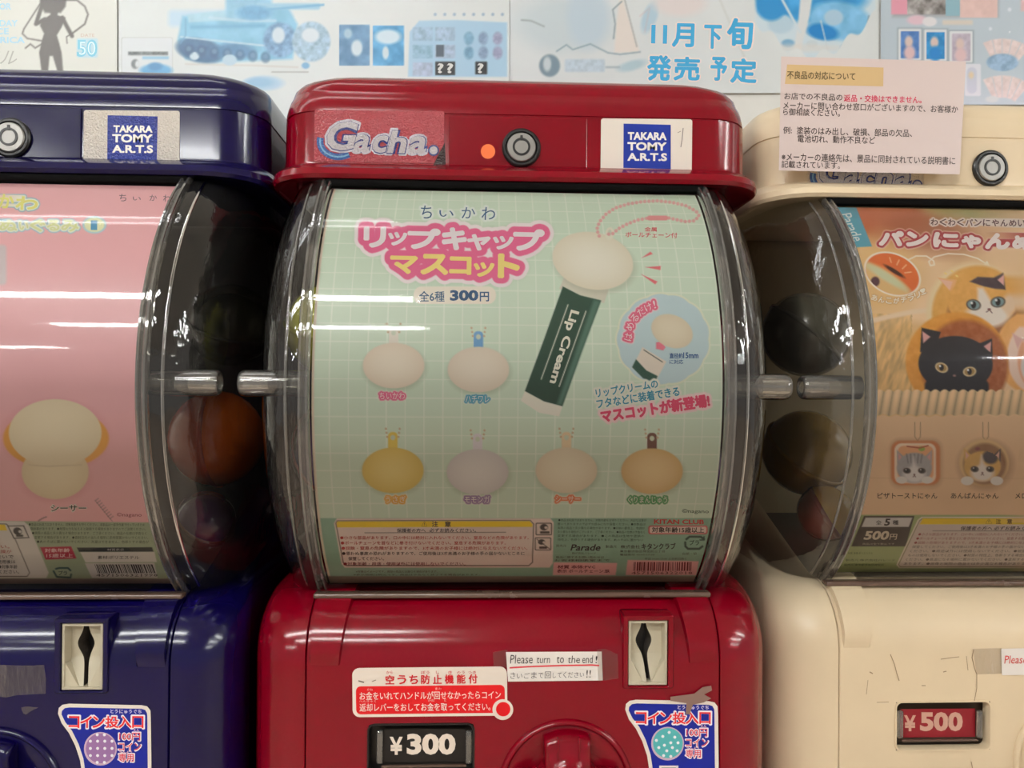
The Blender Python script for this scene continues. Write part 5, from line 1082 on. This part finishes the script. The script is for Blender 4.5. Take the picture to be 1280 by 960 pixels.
def paint_d(p):
    soft_noise(p, 8, 60, 17)
    p.rect(1115, -20, 1249, 22, (170, 170, 174), 1, soft=4, alpha=.7); p.rect(1114, -20, 1136, 18, (232, 160, 176), 1); p.rect(1134, -20, 1182, 18, (150, 144, 140), 1, noise=150, nsc=8, seed=2); p.rect(1182, -20, 1202, 20, (150, 188, 200), 1); p.rect(1200, -20, 1247, 22, (232, 196, 188), 1, noise=20)
    p.ell(1146, 25, 12, 6, (232, 196, 206), 0, 3); p.ell(1162, 27, 9, 6, (232, 226, 226), 0, 2); p.rect(1178, 25, 1216, 31, (222, 210, 196), 2, soft=3)
    for i, (x, y, c) in enumerate(((1123, 36, (84, 128, 190)), (1155, 37, (46, 140, 200)), (1187, 39, (190, 176, 190)))):
        p.rect(x-1.5, y-1.5, x+30.5, y+40, (160, 170, 178), 1, soft=3); p.rect(x, y, x+28.5, y+39, (226, 226, 226), 1); p.rect(x+3, y+3, x+26, y+37, c, 1, noise=50, nsc=6, seed=i); p.ell(x+13, y+16, 5, 7, (222, 196, 186), 0, 3); p.ell(x+14, y+30, 7, 9, (226, 190, 190) if i != 1 else (30, 132, 204), 0, 4)
    p.rect(1206, 80, 1226, 120, (226, 224, 230), 2); p.rect(1208.5, 84, 1221, 117, (206, 206, 220), 6, soft=2); p.ell(1214, 94, 3, 4, (232, 206, 170), 0, 3)
    for cy, seed in ((60, 1), (106, 2)):
        for q in range(5):
            a = math.radians(-118+q*14); b_ = math.radians(-118+q*14+13); cx0, cy0 = 1253, cy+36
            p.poly([(cx0+24*math.cos(a), cy0+20*math.sin(a)), (cx0+52*math.cos(a), cy0+48*math.sin(a)), (cx0+52*math.cos(b_), cy0+48*math.sin(b_)), (cx0+24*math.cos(b_), cy0+20*math.sin(b_))], (230, 208, 204), 1.5, noise=34, nsc=5, seed=q+seed)
    p.ell(1253, 78, 20, 11, (150, 180, 208), 0, 2, noise=60, nsc=6); p.ell(1290, 55, 10, 20, (224, 200, 206), 0, 3); p.ell(1262, 40, 1, 1, (240, 240, 240)); p.ell(1238, 36, 2, 2, (226, 228, 234), 0, 2); p.ell(1262, 12, 2.4, 2.4, (226, 228, 234), 0, 2)
    p.C += np.clip((p.Y-95)/40, 0, 1)[..., None]*np.array((16, 8, 14))
    p.ell(1240, 124, 8, 4, (226, 222, 226), 0, 2); p.rect(1276, -20, 1300, 14, (230, 190, 190), 1, soft=3)
p4, S4 = poster(((1101, -30), (1330, 130.5)), paint_d, (192, 203, 211), 'pale blue wall poster with small fanned cards and framed pictures', .002)

# ------------------------------------------------------------------ capsules lying in the domes
def capsule(x, y, z, r, top, bot, label, rot):
    t = empty('toy_capsule', (x, y, CZ+z)); tag(t, label, 'toy capsule'); n, h = 28, 8
    mt = plastic('caps_%d_%d_%d' % bot, bot, .25, coat=.3)
    ra, rb_ = rot; Rm = Matrix.Rotation(ra, 3, 'X') @ Matrix.Rotation(rb_, 3, 'Y')
    for nm, sg, mat_, rad in (('lower_shell', -1, mt, r), ('upper_shell', 1, top, r*.985)):
        V, Fc = [], []
        for j in range(h+1):
            a = math.pi/2*j/h
            for i in range(n): b_ = 2*math.pi*i/n; v = Rm @ Vector((rad*math.cos(a)*math.cos(b_), rad*math.cos(a)*math.sin(b_), sg*rad*math.sin(a)*.96)); V.append((x+v.x, y+v.y, CZ+z+v.z))
        for j in range(h):
            for i in range(n): Fc.append([j*n+i, j*n+(i+1) % n, (j+1)*n+(i+1) % n, (j+1)*n+i])
        mk(nm, V, Fc, mat_, t, smooth=True)
    V, Fc = [], []
    for rr_, zz in ((r*1.0, -.0016), (r*1.03, -.0012), (r*1.03, .0012), (r*1.0, .0016)):
        for i in range(n): b_ = 2*math.pi*i/n; v = Rm @ Vector((rr_*math.cos(b_), rr_*math.sin(b_), zz)); V.append((x+v.x, y+v.y, CZ+z+v.z))
    for j in range(3):
        for i in range(n): Fc.append([j*n+i, j*n+(i+1) % n, (j+1)*n+(i+1) % n, (j+1)*n+i])
    mk('seam_band', V, Fc, mt, t, smooth=True)
OR = plastic('caps_clear_orange', (255, 112, 16), .2, coat=.2); GR = plastic('caps_green', (150, 150, 40), .12, coat=.5); PU = plastic('caps_purple', (60, 24, 84), .15, coat=.4); MA = plastic('caps_maroon', (92, 20, 34), .15, coat=.4); TN = plastic('caps_tan', (150, 120, 62), .2, coat=.4); GY = plastic('caps_grey', (92, 88, 76), .2, coat=.4)
lx, rx, wx = ML[0], MR[0], MW[0]
capsule(lx+.1130, .535, -.036, .0330, OR, (196, 60, 20), 'big orange capsule showing through the right side of the blue machine', (.2, 1.5))
capsule(lx+.118, .500, -.086, .0190, PU, (70, 20, 30), 'dark purple capsule at the bottom of the blue machine', (.5, .6))
capsule(lx+.109, .575, .045, .0315, plastic('caps_olive', (44, 46, 26), .2), (30, 26, 20), 'dark olive capsule high in the blue machine', (.4, .3))
capsule(rx-.1110, .478, .035, .0305, GR, (132, 128, 44), 'yellow green capsule behind the left shoulder of the red machine', (.3, .2))
capsule(rx-.1110, .492, -.040, .0300, PU, (120, 24, 40), 'purple capsule low behind the left shoulder of the red machine', (1.2, .6))
capsule(rx+.1110, .482, .026, .0300, MA, (70, 22, 36), 'dark maroon capsule behind the right shoulder of the red machine', (.4, .9))
capsule(rx+.1110, .500, -.048, .0300, PU, (150, 40, 52), 'dim red and purple capsule low at the right of the red machine', (.9, .3))
capsule(wx-.1060, .545, -.045, .0315, TN, (150, 112, 40), 'tan capsule seen through the left side of the white machine', (.6, .4))
capsule(wx-.1060, .548, .040, .0315, GY, (84, 80, 70), 'grey capsule high in the left side of the white machine', (.2, .7))
capsule(wx-.1080, .510, -.083, .0190, plastic('caps_yellow', (180, 140, 50), .2), (120, 60, 40), 'small yellow capsule at the bottom left of the white machine', (.6, .9))

# stand under the machines (below the picture)
b = bmesh.new(); box_bm(b, -.46, .50, .46, .82, 0, CZ+MB); tag(mkbm('machine_stand', b, plastic('stand_grey', (70, 70, 74), .5)), 'plain grey stand carrying the three capsule machines', 'stand')
bpy.data.objects.remove(_to)
